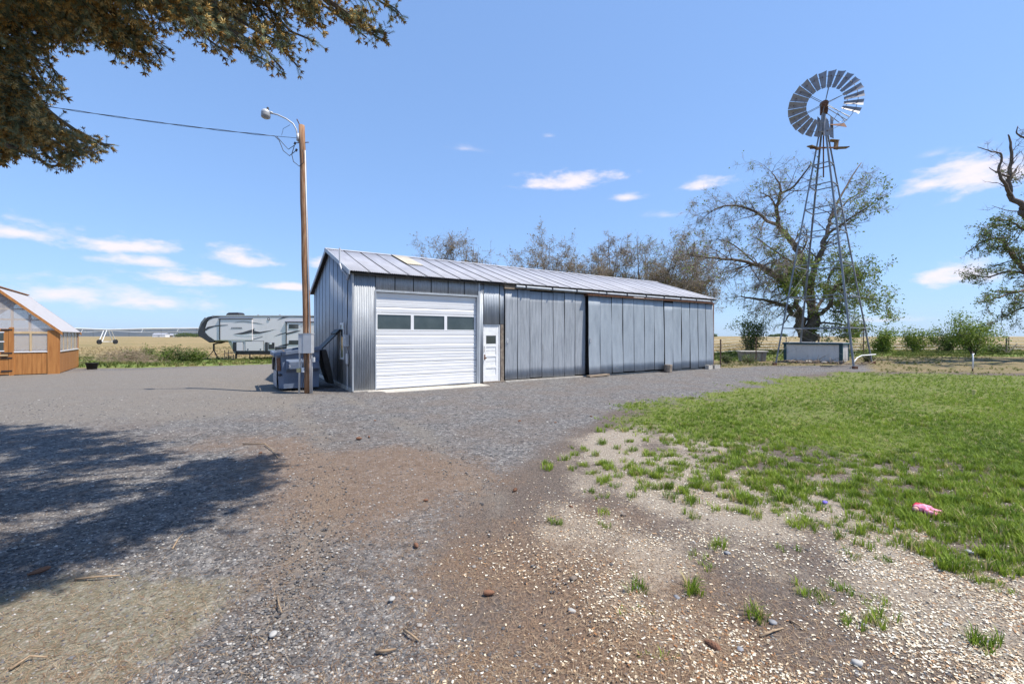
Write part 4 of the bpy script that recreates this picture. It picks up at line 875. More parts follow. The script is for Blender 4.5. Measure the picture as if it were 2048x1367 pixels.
for dx, h in ((.12,1.15),(.45,1.25),(-.3,.9)):
    b = MB(); b.poly([HB+Vector((dx,.1,-.5)), HB+Vector((dx+.16,.12,-.62)), HB+Vector((dx+.2,.12,-.5-h)), HB+Vector((dx-.04,.1,-.42-h))], (.01,.03,0)); b.build('loose_blade', M['blade'], wm_)
# ------------------------------------------------------------------ well house box under the windmill
M['cream'] = mat('cream_ribbed_steel', (.58,.55,.52), .55, 0, col2=(.66,.63,.60), scale=1.2)
M['teal'] = mat('dark_teal_trim', (.012,.045,.055), .45, 0, col2=(.02,.07,.08), scale=3)
stain(M['cream'], (.33,.29,.25), 2.5, (1,1,.6), .56, .78, .5)
ba = math.atan2(-.78,.62); zb_ = .05
wb = empty('well_house', (17.45,27.9,zb_), ba, 'low cream metal well house with dark teal trim under the windmill', 'well house')
BL, BW, BH = 3.05, 1.3, 1.22
def rsheet(x0, x1, f, k=3):
    V = []; Fc = []; n_ = 12; pr = [0,0,.35,.4,.45,.9,1,1,1,1,1,1,1]
    xs_ = [0,.06,.1,.14,.5,.52,.54,.58,.62,.96,1]; ys__ = [0,0,.016,.0,0,.008,.008,0,0,0,0]
    for sk in (0,.004):
        for t0, d in zip(xs_, ys__):
            for z in (.12, BH-.1): V.append(f(x0+(x1-x0)*t0, d-sk, z))
    m_ = len(xs_)
    for s in (0, 1):
        for i in range(m_-1): a = s*2*m_+i*2; Fc.append((a,a+2,a+3,a+1))
    b = MB(); b.add(V, Fc); return b
for i in range(10): rsheet(.12+i*(BL-.24)/10, .12+(i+1)*(BL-.24)/10, lambda s, d, z: (s, -d, z)).build('cladding_panel', M['cream'], wb)
for i in range(4): rsheet(.12+i*(BW-.24)/4, .12+(i+1)*(BW-.24)/4, lambda s, d, z: (BL+d, s, z)).build('cladding_panel', M['cream'], wb)
b = MB(); b.b2((.02,.02,.1), (BL-.02,BW-.02,BH-.06)); b.build('core', M['dark'], wb)
for x, y in ((-.02,-.03),(BL-.13,-.03),(BL-.13,BW-.12),(-.02,BW-.12)): b = MB(); b.b2((x,y,.0), (x+.16,y+.16,BH-.08)); b.build('corner_trim', M['teal'], wb)
b = MB(); b.b2((-.08,-.08,BH-.1), (BL+.08,BW+.08,BH)); b.build('roof_trim', M['teal'], wb)
b = MB(); b.b2((-.05,-.05,BH+.001), (BL+.05,BW+.05,BH+.03)); b.build('lid', M['greym'], wb)
b = MB(); b.b2((0,-.02,-.1), (BL,BW,.1)); b.build('base', M['oldwood'], wb)
b = MB(); b.b2((.16,-.05,.5), (.2,-.03,.82)); b.build('handle', M['greym'], wb)
r = random.Random(21)
b = MB()
for k in range(110):
    t0 = r.uniform(-.15,1.25); base = Vector((17.35,27.2,0)).lerp(Vector((19.3,24.9,0)), t0)+Vector((r.gauss(0,.28), r.gauss(-.1,.3), 0)); base.z = gz(base.x, base.y)+r.uniform(.01,.14)
    d = Vector((r.gauss(.4,1), r.gauss(-.4,1), r.gauss(0,.22))).normalized()*r.uniform(.25,.95); mid = base+d*.5+Vector((0,0,r.uniform(0,.1))); b.tube([base, mid, base+d], [r.uniform(.01,.028), .01, .004], 4)
tag(b.build('brush_heap', M['twig'], None, fixn=False), 'grey tangle of cut branches lying along the well house', 'branches')
for k in range(7):
    t0 = (k+.3)/7; p = Vector((17.5,27.4,0)).lerp(Vector((19.4,25.2,0)), t0)+Vector((-.15,-.25,0)); p.z = gz(p.x, p.y)
    lump('rock', p, (r.uniform(.3,.55), r.uniform(.2,.35), r.uniform(.14,.24)), M['conc'] if k in (2,4) else M['oldwood'], 40+k, ['brown rock at left end of the well house row','second rock from left along the well house','pale flat rock third from left by the well house','dark rock at the middle of the well house front','pale rock right of the middle of the well house','brown rock near right end of the well house front','brown rock nearest the right teal corner post'][k], 'rock', r.uniform(0,3), 'rocks along the well house')
b = MB()
for k in range(5):
    y = k*.035; b.tube([(0,y,.03),(.7,y+.03*math.sin(k),.035),(1.3,y*.6+.05,.03),(2.2,.08+y*.3,.025),(3.1,.12,.03)] if k < 2 else [(0,y,.03),(.5,y+.02,.05),(1.2,y*.7+.04,.03)], .02, 6)
o = b.build('pipe_bundle', M['blackm'], None, True); o.location = (17.0,23.9,gz(17,23.9)); o.rotation_euler = (0,0,R(-8)); tag(o, 'thin black pipes lying on the gravel before the well house', 'pipes')
b = MB(); p0 = WC+lp(3,.5); b.tube([(17.75,22.6,.32),(18.4,23.2,.52),(19.2,23.9,.62),(20.4,24.4,.66)], .028, 8); tag(b.build('white_pipe', M['white'], None, True), 'bent white pipe between the right legs of the windmill', 'pipe')
# ------------------------------------------------------------------ concrete trough, posts, wire fence
tr = G(1504,722); tr.z = gz(tr.x, tr.y); trg = empty('water_trough', tr, R(-8), 'grey concrete water trough with white rim near the barn corner', 'trough')
b = MB(); b.poly([(-.72,-.35,0),(.72,-.35,0),(.80,-.38,.62),(-.80,-.38,.62)], (0,.75,0)); b.build('basin', mat('grey_brown_concrete', (.2,.175,.15), .9, col2=(.33,.3,.27), scale=5, bump=.3), trg, bevel=.03)
for k in range(4): b = MB(); b.b2((-.62+k*.36,-.42,.03), (-.56+k*.36,-.36,.6)); b.build('rib', M['oldwood'], trg)
b = MB(); b.b2((-.86,-.44,.62), (.86,.44,.7)); b.build('rim', M['conc'], trg, bevel=.02)
M['tpost'] = mat('rusty_steel_post', (.06,.035,.025), .8, .2, col2=(.14,.09,.065), scale=8)
def fence(name, pts, label, hgt=1.25, wires=(.25,.5,.75,1.0,1.2), wood=()):
    e = empty(name, (pts[0][0], pts[0][1], gz(*pts[0])), 0, label, 'fence'); o0 = e.location.copy()
    tops = []
    for i, (x, y) in enumerate(pts):
        z = gz(x, y); b = MB(); p = Vector((x, y, z))-o0
        if i in wood: b.tube([p, p+Vector((.02,0,hgt+.25))], .075, 8); b.build('wooden_post', M['oldwood'], e)
        else: b.bar(p, p+Vector((.01,0,hgt)), .06, .05, up=(0,1,0)); b.build('post', M['tpost'], e)
        tops.append(p)
    for h in wires:
        b = MB(); b.tube([q+Vector((0,-.03,h*hgt/1.25)) for q in tops], .012, 4); b.build('wire', M['greym'], e)
    return e
fx = [(12.2+2.9*i, 37.3+.12*i) for i in range(13)]
fence('wire_fence', fx, 'long wire fence with rusty posts between shrubs and the stubble field', 1.35, wood=(0, 5, 9, 12))
fence('wire_fence', [(fx[-1][0]+.4+4*i, 36.0-.6*i) for i in range(4)], 'wire fence with braced corner post at right edge', 1.35, wood=(0,))
for x, y, Y, h, lab in ((1441,735,23.6,1.5,'thin rusty steel post just right of the barn corner'), (1512,722,28.0,1.6,'thin dark steel post standing in front of the concrete trough'), (1727,712,33,2.0,'dark weathered post beside the right windmill leg')):
    X = (x-1024)/F*Y; b = MB(); b.bar((0,0,-.1), (.01,0,h), .055, .045, up=(0,1,0)); b.box((0,0,h-.03), (.07,.06,.05)); o = b.build('steel_post', M['tpost'], None); o.location = (X, Y, gz(X, Y)); tag(o, lab, 'post')
b = MB(); X = (2013-1024)/F*33; b.tube([(0,0,-.1),(0,0,1.35)], .05, 8); b.tube([(.02,-.05,.1),(.75,-.05,.8)], .035, 6); b.tube([(-.02,-.05,.1),(-.35,-.05,.4)], .03, 6); o = b.build('braced_post', M['oldwood'], None); o.location = (X,33,gz(X,33)); tag(o, 'dark fence post with pale slanting braces near right edge', 'post')
# ------------------------------------------------------------------ pink toy, scraps and a yellow peg on the lawn
M['pink'] = mat('pink_print_cloth', (.72,.10,.2), .8, 0, col2=[(.82,.28,.42),(.85,.55,.62)], scale=40, bump=.2)
M['red'] = mat('red_cloth', (.5,.02,.06), .8, 0, var=.2, scale=20); M['skin'] = mat('faded_pink_cloth', (.62,.33,.27), .8, 0, var=.15, scale=20)
ty = G(1852,1026); toy = empty('soft_toy', ty, R(10), 'small pink soft toy lying on its side in the grass', 'toy'); toy.scale = (.74,.74,.8)
def blob(pts, rad, name, mt, par, n=10):
    P = [Vector(p) for p in pts]; Q = []; q = []
    for i in range(len(P)-1):
        for k in range(5): u_ = k/5; Q.append(P[i].lerp(P[i+1], u_)); q.append(rad[i]+(rad[i+1]-rad[i])*u_)
    Q.append(P[-1]); q.append(rad[-1]); b = MB(); b.tube(Q, q, n); o = b.build(name, mt, par, True); return o
blob([(-.14,0.03,.05),(-.11,.03,.055),(-.03,.0,.06),(.04,-.02,.05),(.07,-.03,.045)], [.015,.045,.052,.045,.012], 'torso', M['pink'], toy, 12)
blob([(-.02,-.02,.05),(-.075,-.07,.045),(-.06,-.10,.04),(.03,-.125,.025),(.045,-.13,.02)], [.03,.034,.032,.026,.008], 'thigh', M['pink'], toy)
blob([(.05,-.02,.045),(.1,-.05,.035),(.17,-.1,.03),(.19,-.105,.028)], [.03,.026,.024,.008], 'thigh', M['pink'], toy)
blob([(.0,.05,.05),(.07,.055,.04),(.13,.03,.03),(.15,.0,.028)], [.02,.018,.017,.006], 'arm', M['skin'], toy)
blob([(-.18,.0,.05),(-.16,.01,.055),(-.13,.02,.055),(-.115,.02,.055)], [.01,.03,.03,.012], 'head', M['skin'], toy)
blob([(-.12,.06,.07),(-.05,.075,.085),(.03,.055,.075),(.08,.02,.05)], [.012,.022,.02,.008], 'cape', M['red'], toy)
s_ = lump('cloth_scrap', G(1650,1006), (.07,.04,.03), mat('violet_cloth', (.16,.12,.5), .8), 3, 'tiny violet scrap on the wood chips', 'scrap', .5)
b = MB(); b.tube([(0,0,0),(.0,0,.12)], .03, 8); b.tube([(0,0,.12),(0,0,.16)], [.05,.045], 8); o = b.build('survey_peg', mat('pale_yellow_plastic', (.6,.5,.2), .6), None); o.location = G(1948,790); tag(o, 'short pale yellow peg standing in the mown lawn', 'peg')
# ------------------------------------------------------------------ vegetation
M['bark'] = mat('grey_brown_bark', (.075,.055,.042), .95, col2=(.17,.135,.105), scale=3, stretch=(4,4,.8), bump=.5, bscale=12)
M['twigb'] = mat('fine_brown_twigs', (.19,.15,.12), .95, col2=(.4,.33,.27), attr=True)
M['twigp'] = mat('pale_straw_twigs', (.20,.15,.105), .95, col2=(.36,.28,.2), attr=True)
def leafmat(name, cs, tr=.35): return mat(name, cs[0], .6, col2=list(cs[1:]), attr=True, trans=tr, spec=.3)
M['leafg'] = leafmat('fresh_green_leaves', [(.06,.10,.02),(.12,.18,.03),(.22,.28,.06)])
M['leafd'] = leafmat('dark_green_leaves', [(.045,.075,.018),(.09,.135,.03),(.16,.21,.05)])
M['leafo'] = leafmat('olive_young_leaves', [(.11,.10,.04),(.20,.17,.065),(.3,.24,.11)])
M['leafy'] = leafmat('bright_spring_leaves', [(.09,.15,.02),(.18,.26,.04),(.32,.37,.08)])
LEAF = ([(0,0,0),(.5,.28,.05),(1,0,-.04),(.5,-.28,.05)], [(0,1,2,3)])
TWIG = ([(0,.5,0),(0,-.25,.43),(0,-.25,-.43),(.55,.3,.05),(.55,-.15,.3),(.55,-.15,-.2),(1,0,0)], [(0,1,4,3),(1,2,5,4),(2,0,3,5),(3,4,6,6),(4,5,6,6),(5,3,6,6)])
TW_T = [(0,1,4),(0,4,3),(1,2,5),(1,5,4),(2,0,3),(2,3,5),(3,4,6),(4,5,6),(5,3,6)]
class Tree:
    def __init__(s, seed): s.mb = MB(); s.tw = []; s.lf = []; s.r = random.Random(seed)
    def rv(s, k=1.): return Vector((s.r.gauss(0,k), s.r.gauss(0,k), s.r.gauss(0,k)))
    def limb(s, pts, r0, r1, n=7):
        P = [Vector(p) for p in pts]; Q = []
        for i in range(len(P)-1):             # Catmull-Rom through the points
            a, b, c, d = P[max(i-1,0)], P[i], P[i+1], P[min(i+2,len(P)-1)]
            for k in range(4):
                t = k/4; Q.append(.5*((2*b)+(c-a)*t+(2*a-5*b+4*c-d)*t*t+(3*b-a-3*c+d)*t*t*t))
        Q.append(P[-1]); m = len(Q); rr = [r0+(r1-r0)*i/(m-1) for i in range(m)]
        Q = [q+s.rv(.35*rr[i]) for i, q in enumerate(Q)]
        s.mb.tube(Q, rr, n); return Q, rr
    def grow(s, p, d, Ln, rad, lev, P):
        """a side branch; at the last level it carries twigs and leaves"""
        n = 5; pts = [p]; d = d.normalized(); step = Ln/n
        for i in range(n):
            d = (d+s.rv(P['jit'])+P['trop']*(.25+.18*i)).normalized(); pts.append(pts[-1]+d*step)
        if lev <= 1: s.mb.tube(pts, [rad*(1-.75*i/n) for i in range(n+1)], 4, cap=False)
        else: s.mb.tube(pts, [rad*(1-.7*i/n) for i in range(n+1)], 5, cap=False)
        if lev > 0:
            for k in range(P['kids'][lev]):
                t = s.r.uniform(.2, 1)*n; i = min(int(t), n-1); q = pts[i].lerp(pts[i+1], t-i); dd = (pts[i+1]-pts[i]).normalized()
                s.grow(q, dd*P.get('fwd',.75)+s.rv(.62), Ln*s.r.uniform(.38,.65), max(rad*.5, .008), lev-1, P)
        else:
            for k in range(P['twigs']):
                t = s.r.uniform(.1, 1)*n; i = min(int(t), n-1); q = pts[i].lerp(pts[i+1], t-i); dd = (pts[i+1]-pts[i]).normalized()
                v = (dd*.7+s.rv(.55)+P['trop']*1.4).normalized(); l = P['tl']*s.r.uniform(.5,1.3); s.tw.append((q, v, l))
                for j in range(P['leaves'] if s.r.random() < P.get('lp',1) else 0): s.lf.append(q+v*l*s.r.uniform(.15,1.1)+s.rv(.04))
    def finish(s, e, bark, twm, lfm, lsz, trunk_name='trunk', tr=.012):
        o0 = e.location; s.mb.v = [tuple(Vector(v)-o0) for v in s.mb.v]
        s.mb.build(trunk_name, bark, e, True, fixn=False)
        if s.tw:
            Pn = np.array([tuple(q-o0) for q, v, l in s.tw]); D = np.array([tuple(v) for q, v, l in s.tw]); ll = np.array([l for q, v, l in s.tw])
            B = basis(D); B = B*np.stack([ll, np.full(len(ll), tr*2), np.full(len(ll), tr*2)], 1)[:, None, :]
            scatter('twigs', TWIG[0], TW_T, Pn, B, twm, e)
        if s.lf:
            Pn = np.array([tuple(q-o0) for q in s.lf]); k = len(Pn); sz = lsz*(.6+.8*rng.random(k))
            scatter('crown', LEAF[0], LEAF[1], Pn, rndrot(k)*sz[:, None, None], lfm, e)
# --- the big old elm behind the windmill
def elm():
    T = Tree(11); Y0 = 36.0
    e = empty('elm_tree', (AT(1622,690,Y0).x, Y0, gz(25,36)), 0, 'big old elm with bare drooping left limbs and green core behind windmill', 'tree')
    def p(zx, zy, dy=0): return AT(1380+zx/2.848, 280+zy/2.848, Y0+dy)
    base = e.location
    T.limb([base-Vector((0,0,.2)), p(692,1120), p(705,1010)], .6, .44, 10)
    T.limb([base+Vector((-.4,0,.1)), p(655,1110), p(612,1010,.5)], .5, .38, 8)
    Ls = []
    def LB(pts, r0, r1, P, n_kids, ln, w=1):
        Q, rr = T.limb(pts, r0*.8, r1*.7); Ls.append((Q, rr, P, n_kids, ln))
    bare = dict(jit=.2, trop=Vector((-.10,0,-.12)), kids=[0,4,3], twigs=8, tl=.66, leaves=1, lp=.16, fwd=.7)
    up = dict(jit=.22, trop=Vector((-.03,0,.02)), kids=[0,4,3], twigs=5, tl=.5, leaves=1, lp=.2, fwd=.75)
    grn = dict(jit=.22, trop=Vector((.08,0,-.04)), kids=[0,4,4], twigs=4, tl=.5, leaves=3, lp=.75, fwd=.8)
    LB([p(700,1010), p(668,850), p(640,690,.5), p(600,600,.8), p(512,500,1), p(495,400,.6), p(515,310), p(590,265,-.5), p(690,135,-1)], .42, .06, up, 22, 2.2)
    LB([p(512,500,1), p(430,450,1.6), p(340,392,2), p(220,372,2.2), p(120,405,2)], .2, .05, bare, 20, 2.2)
    LB([p(515,310), p(505,240,.6), p(462,180,1.5)], .14, .04, up, 9, 1.8)
    LB([p(495,400,.6), p(460,330,-1), p(400,300,-2)], .1, .03, up, 7, 1.8)
    LB([p(705,1010), p(692,790,-.6), p(740,640,-1), p(782,540,-1), p(802,450,-.6), p(868,300), p(975,130,1)], .36, .05, up, 18, 2.0)
    LB([p(782,540,-1), p(860,482,-2), p(960,412,-2.5), p(1070,350,-3)], .14, .04, dict(up, leaves=2, lp=.5), 11, 1.7)
    LB([p(802,450,-.6), p(900,345,.8), p(1020,272,1.6)], .12, .04, dict(up, leaves=2), 10, 1.6)
    LB([p(612,1010,.5), p(540,950,-.6), p(420,912,-1.5), p(290,890,-2)], .3, .06, bare, 14, 2.0)
    LB([p(640,1040), p(600,900,-1), p(480,762,-2), p(330,692,-2.5), p(150,672,-3), p(0,655,-3.2)], .3, .05, bare, 34, 2.5)
    LB([p(600,900,-1), p(540,820,1), p(420,740,2.4), p(250,600,3), p(150,560,3)], .18, .04, bare, 24, 2.3)
    LB([p(640,700,.5), p(580,690,-1.5), p(500,640,-2.5), p(380,560,-3)], .14, .04, bare, 16, 2.1)
    LB([p(705,1000), p(790,950,-1), p(815,850,-1.4), p(900,800,-2), p(960,760,-2.4)], .24, .05, grn, 22, 1.9)
    LB([p(790,950,-1), p(880,905,.6), p(980,895,1), p(1080,915,1.2)], .16, .04, grn, 18, 1.7)
    LB([p(690,840), p(640,780,-1.2), p(560,700,-1.8), p(520,660,-2)], .14, .04, grn, 13, 1.6)
    LB([p(700,1000), p(760,900,1.5), p(800,760,2), p(860,700,2.2)], .2, .05, grn, 18, 1.8)
    LB([p(690,1060), p(760,1040,-1), p(860,1050,-1.6), p(930,1060,-1.8)], .14, .04, grn, 14, 1.5)
    LB([p(668,850), p(600,800,-2), p(560,860,-2.6)], .12, .04, dict(grn, leaves=4), 10, 1.5)
    for Q, rr, P, nk, ln in Ls:
        for k in range(nk):
            t = T.r.uniform(.12, .999)**.75*(len(Q)-1); i = int(t); dd = (Q[min(i+1,len(Q)-1)]-Q[i])
            if dd.length < 1e-6: continue
            T.grow(Q[i].lerp(Q[min(i+1,len(Q)-1)], t-i), dd.normalized()*.55+T.rv(.6), ln*T.r.uniform(.5,1.15), max(rr[i]*.35,.02), 2, P)
    T.finish(e, M['bark'], M['twigb'], M['leafy'], .16, tr=.007)
elm()
# --- tree at the right edge, trunk beyond the frame
def edge_tree():
    T = Tree(31); Y0 = 25.0
    e = empty('locust_tree', (AT(2190,700,Y0).x, Y0, gz(33,25)), 0, 'half dead tree leaning in from right edge with feathery leaves', 'tree')
    def p(zx, zy, dy=0): return AT(1860+zx/2.787, 230+zy/2.787, Y0+dy)
    b0 = e.location
    tr_, _ = T.limb([b0-Vector((0,0,.2)), p(880,1100), p(800,900), p(700,740), p(600,600), p(524,525)], .5, .24, 9)
    dead = dict(jit=.2, trop=Vector((0,0,.04)), kids=[0,3,3], twigs=3, tl=.35, leaves=0, fwd=.8)
    fea = dict(jit=.16, trop=Vector((-.10,0,-.06)), kids=[0,6,5], twigs=6, tl=.34, leaves=3, lp=.7, fwd=1.0)
    Ls = []
    def LB(pts, r0, r1, P, nk, ln): Q, rr = T.limb(pts, r0*.75, r1*.6, 7); Ls.append((Q, rr, P, nk, ln))
    LB([p(524,525), p(455,445), p(440,335), p(455,180), p(435,108)], .22, .05, dead, 9, .8)
    LB([p(455,445), p(410,370,-.4), p(385,310,-.5), p(400,220,-.6), p(345,205,-.7), p(265,178,-.8)], .13, .03, dead, 7, .6)
    LB([p(440,345), p(385,325,-.3), p(328,292,-.4)], .09, .02, dead, 3, .5)
    LB([p(445,360), p(480,300,.4), p(500,275,.5)], .09, .02, dead, 3, .5)
    LB([p(600,600), p(540,540,.5), p(450,535,.8), p(345,505,1)], .08, .015, dead, 5, .7)
    LB([p(620,160), p(540,130), p(485,105), p(490,60)], .1, .03, dead, 4, .6)
    LB([p(800,900), p(600,870), p(500,830), p(430,735,-.5), p(395,690,-.8), p(300,700,-1), p(200,770,-1)], .22, .03, fea, 24, 1.1)
    LB([p(800,900), p(650,900,1), p(540,890,1.4), p(440,870,1.6), p(330,900,1.8), p(240,890,2)], .18, .03, fea, 22, 1.0)
    LB([p(750,950), p(620,960,-1), p(500,980,-1.4), p(400,1010,-1.6), p(310,1040,-1.8)], .15, .03, fea, 20, .95)
    LB([p(760,1000), p(620,1040,.6), p(500,1080,1), p(420,1120,1)], .13, .03, fea, 14, .85)
    LB([p(700,740), p(600,690,-.8), p(520,640,-1), p(440,590,-1), p(380,590,-1)], .15, .03, fea, 18, .9)
    LB([p(650,680), p(600,480,.6), p(560,370,1), p(510,330,1)], .12, .03, dict(fea, trop=Vector((0,0,.03))), 9, .8)
    LB([p(850,1050), p(640,1000,2), p(560,960,2.4), p(470,760,2.6)], .13, .03, fea, 16, .9)
    LB([p(700,740), p(820,560,.5), p(900,380,1), p(960,200,1)], .2, .05, fea, 24, 1.3)
    LB([p(800,900), p(940,820,1), p(1080,760,1.5)], .2, .05, fea, 24, 1.3)
    for Q, rr, P, nk, ln in Ls:
        for k in range(nk):
            t = T.r.uniform(.15, .999)*(len(Q)-1); i = int(t); dd = (Q[min(i+1,len(Q)-1)]-Q[i])
            if dd.length < 1e-6: continue
            T.grow(Q[i], dd.normalized()*.75+T.rv(.5), ln*T.r.uniform(.5,1.15), max(rr[i]*.35,.012), 1 if P is dead else 1, P)
    b = T; b.limb([p(400,1080,1), p(400,1130,.9), p(398,1165,.9), p(415,1195,.9)], .025, .01, 5)
    T.finish(e, M['bark'], M['twigb'], M['leafg'], .10, tr=.006)
edge_tree()
# --- trees behind the barn
def back_tree(name, x, ytop, Y, spread, seed, lab, lf, tw, lean=0, leaves=2, forks=7, lp=.8, up=.05, tsz=.16):
    T = Tree(seed); base = Vector(((x-1024)/F*Y, Y, gz((x-1024)/F*Y, Y))); H = (EYE+(HZ-ytop)/F*Y)*1.06; spread *= 1.12; forks += 4; up *= .4
    e = empty(name, base, 0, lab, 'tree', None)
    P = dict(jit=.2, trop=Vector((lean*.5,0,up)), kids=[0,5,5], twigs=8, tl=.65, leaves=1, lp=lp*.55, fwd=.7)
    fork = base+Vector((0,0,H*.28)); T.limb([base-Vector((0,0,.2)), base+Vector((T.r.gauss(0,.1),0,H*.14)), fork], .34, .26, 8)
    for k in range(forks):
        a = 2*math.pi*k/forks+T.r.uniform(-.3,.3); o = Vector((math.cos(a), math.sin(a)*.8, 0))*spread*T.r.uniform(.45,1.0)
        hh = H*T.r.uniform(.84,1.0)*(1-.34*(o.length/spread)**2); top = base+o+Vector((lean*2,0,hh-.5)); mid = fork.lerp(top,.5)+o*.18+T.rv(.2)
        Q, rr = T.limb([fork, fork.lerp(mid,.5)+T.rv(.15), mid, top], .15, .010, 6)
        for j in range(10):
            t = T.r.uniform(.35,.999)*(len(Q)-1); i = int(t); dd = (Q[i+1]-Q[i]).normalized(); T.grow(Q[i], dd*.7+T.rv(.55), spread*T.r.uniform(.3,.62), max(rr[i]*.4,.02), 2 if j % 2 else 1, P)
    T.finish(e, M['bark'], tw, lf, tsz, tr=.009)
back_tree('bushy_tree', 920, 462, 48, 3.6, 51, 'round tan-leaved tree showing alone above the barn ridge', M['leafo'], M['twigp'], 0, 2, 9, .7)
back_tree('bushy_tree', 1100, 478, 50, 4.0, 52, 'spreading olive tree left in the row behind the barn roof', M['leafo'], M['twigb'], -.1, 2, 7, .8)
back_tree('slender_tree', 1218, 452, 52, 2.9, 53, 'slender upright bare tree in the middle behind the barn roof', M['leafo'], M['twigb'], .1, 1, 6, .5, .1)
back_tree('windswept_tree', 1300, 455, 50, 4.2, 54, 'windswept tree with upswept purple brown twigs behind barn roof', M['leafg'], M['twigb'], .35, 1, 8, .5, .12)
back_tree('bushy_tree', 1372, 486, 47, 3.4, 55, 'leafy tree above the far right end of the barn roof', M['leafo'], M['twigb'], -.1, 2, 7, .9)
back_tree('bushy_tree', 1165, 505, 47, 2.6, 56, 'low olive tree between the slender tree and the spreading one', M['leafo'], M['twigb'], 0, 2, 6, .8)
# --- shrubs
def shrub(name, x, ybase, ytop, Y, wpx, seed, lab, lf, n=2600, lsz=.13, wind=0, cat='shrub', group=None, stems=9):
    T = Tree(seed); X = (x-1024)/F*Y; base = Vector((X, Y, gz(X, Y))); H = max(.5, EYE+(HZ-ytop)/F*Y-base.z); Wd = wpx/F*Y/2
    e = empty(name, base, 0, lab, cat, group); tips = []
    for k in range(stems):
        a = T.r.uniform(0, 6.28); rr_ = Wd*T.r.uniform(.2,.95); o = Vector((math.cos(a)*rr_+wind*H*.25, math.sin(a)*rr_*.8, H*T.r.uniform(.5,1.0)*(1-.35*(rr_/Wd)**2)))
        Q, rr = T.limb([base+Vector((T.r.gauss(0,.08),T.r.gauss(0,.08),-.05)), base+o*.5+Vector((0,0,H*.08))+T.rv(.06), base+o], .03, .008, 5); tips.append(Q)
    per = n//(stems*7)+1
    for Q in tips:
        for j in range(7):
            i = T.r.randrange(int(len(Q)*.3), len(Q)); q = Q[i]; d = (T.rv(.8)+Vector((wind,0,.25))).normalized(); l = Wd*T.r.uniform(.25,.6); T.tw.append((q, d, l))
            for k in range(per): f_ = T.r.uniform(.05,1.1); T.lf.append(q+d*l*f_+T.rv(.11*Wd+.02))
    T.finish(e, M['bark'], M['twigb'], lf, lsz, 'stems', tr=.008)
    return e
shrub('windblown_bush', 1497, 702, 628, 35, 78, 61, 'windblown dark green bush between the barn corner and the trough', M['leafd'], 3200, .13, .5, 'bush')
shrub('fruit_bush', 1765, 706, 660, 35, 62, 62, 'rounded bright green bush just right of the windmill legs', M['leafy'], 3000, .13, 0, 'bush')
shrub('fruit_bush', 1828, 706, 659, 36, 74, 63, 'second bright bush right of the windmill, with a loose top', M['leafy'], 3000, .13, .1, 'bush')
shrub('fruit_bush', 1892, 706, 661, 36, 62, 64, 'third bush right of the windmill, beside the tallest one', M['leafd'], 2800, .13, -.1, 'bush')
shrub('fruit_tree', 1946, 712, 632, 32, 100, 65, 'tallest bright green bush in the row near the right edge', M['leafy'], 6000, .12, .05, 'bush', stems=14)
shrub('low_shrub', 1995, 708, 688, 34, 60, 66, 'low dark shrub at right foot of the tallest bush', M['leafd'], 1500, .11)
shrub('weed_clump', 1735, 740, 722, 25.2, 36, 67, 'weedy clump at the foot of the right windmill leg', M['leafd'], 700, .06, stems=12)
shrub('weed_clump', 1500, 732, 717, 27.5, 44, 68, 'green weed clump on the ground before the concrete trough', M['leafg'], 900, .06, stems=12)
shrub('weed_clump', 1452, 730, 714, 27.2, 40, 69, 'dark green weed clump at the right corner of the barn', M['leafd'], 900, .06, stems=12)
labs = ['leftmost low green shrub of the row by the left field','second low shrub from the left in the row by the field','third low shrub of the row, with a pointed top','fourth low shrub of the row, dark and dense','last low shrub of the row next to the trailer tripod']
for k, (x, yt, wd) in enumerate(((262,704,40),(290,694,44),(330,698,56),(365,695,50),(392,697,40))):
    shrub('low_shrub', x, 724, yt, 31+.3*k, wd, 71+k, labs[k], M['leafg'] if k != 3 else M['leafd'], 1900, .09, 0, 'shrub', 'low shrubs in a row before the left field', 11)
T = Tree(90); r = T.r; bx = G(196,727)
e = empty('brush_pile', (bx.x, 28.5, -.05), 0, 'brown heap of dead brush beside the greenhouse', 'brush pile')
for k in range(900):
    q = e.location+Vector((r.gauss(0,1.0), r.gauss(0,.7), 0)); q.z = -.05+max(0,.8-((q.x-e.location.x)/1.5)**2*.6)*r.random(); T.tw.append((q, Vector((r.gauss(0,1), r.gauss(0,1), r.uniform(-.2,.8))).normalized(), r.uniform(.3,.8)))
T.mb.tube([e.location, e.location+Vector((.5,0,.4))], .04, 5); T.finish(e, M['bark'], M['twigp'], M['leafo'], .1, 'branch', tr=.01)
for x, Y, wd, yt, lab in ((370,800,40,666,'dark clump of trees beside the far white shed'),(398,840,30,667,'small dark trees farthest right along the left horizon'),(1418,900,30,667,'low dark clump on the horizon at right of the barn'),(1562,950,22,667,'tiny dark tree on the horizon left of the windmill'),(1545,1000,12,669,'tiny pale tree alone on the far right horizon')):
    T = Tree(int(x)); X = (x-1024)/F*Y; e = empty('far_trees', (X, Y, 0), 0, lab, 'trees'); Wd = wd/F*Y/2; H = EYE+(HZ-yt)/F*Y
    T.mb.tube([e.location, e.location+Vector((0,0,H*.5))], .5, 5)
    for k in range(1300):
        u_ = r.uniform(-1,1); T.lf.append(e.location+Vector((u_*Wd, r.gauss(0,4), H*(.15+.85*r.random())*(1-.55*u_*u_*r.random()))))
    T.finish(e, M['bark'], M['twigb'], M['leafd'], 1.6, 'trunk')
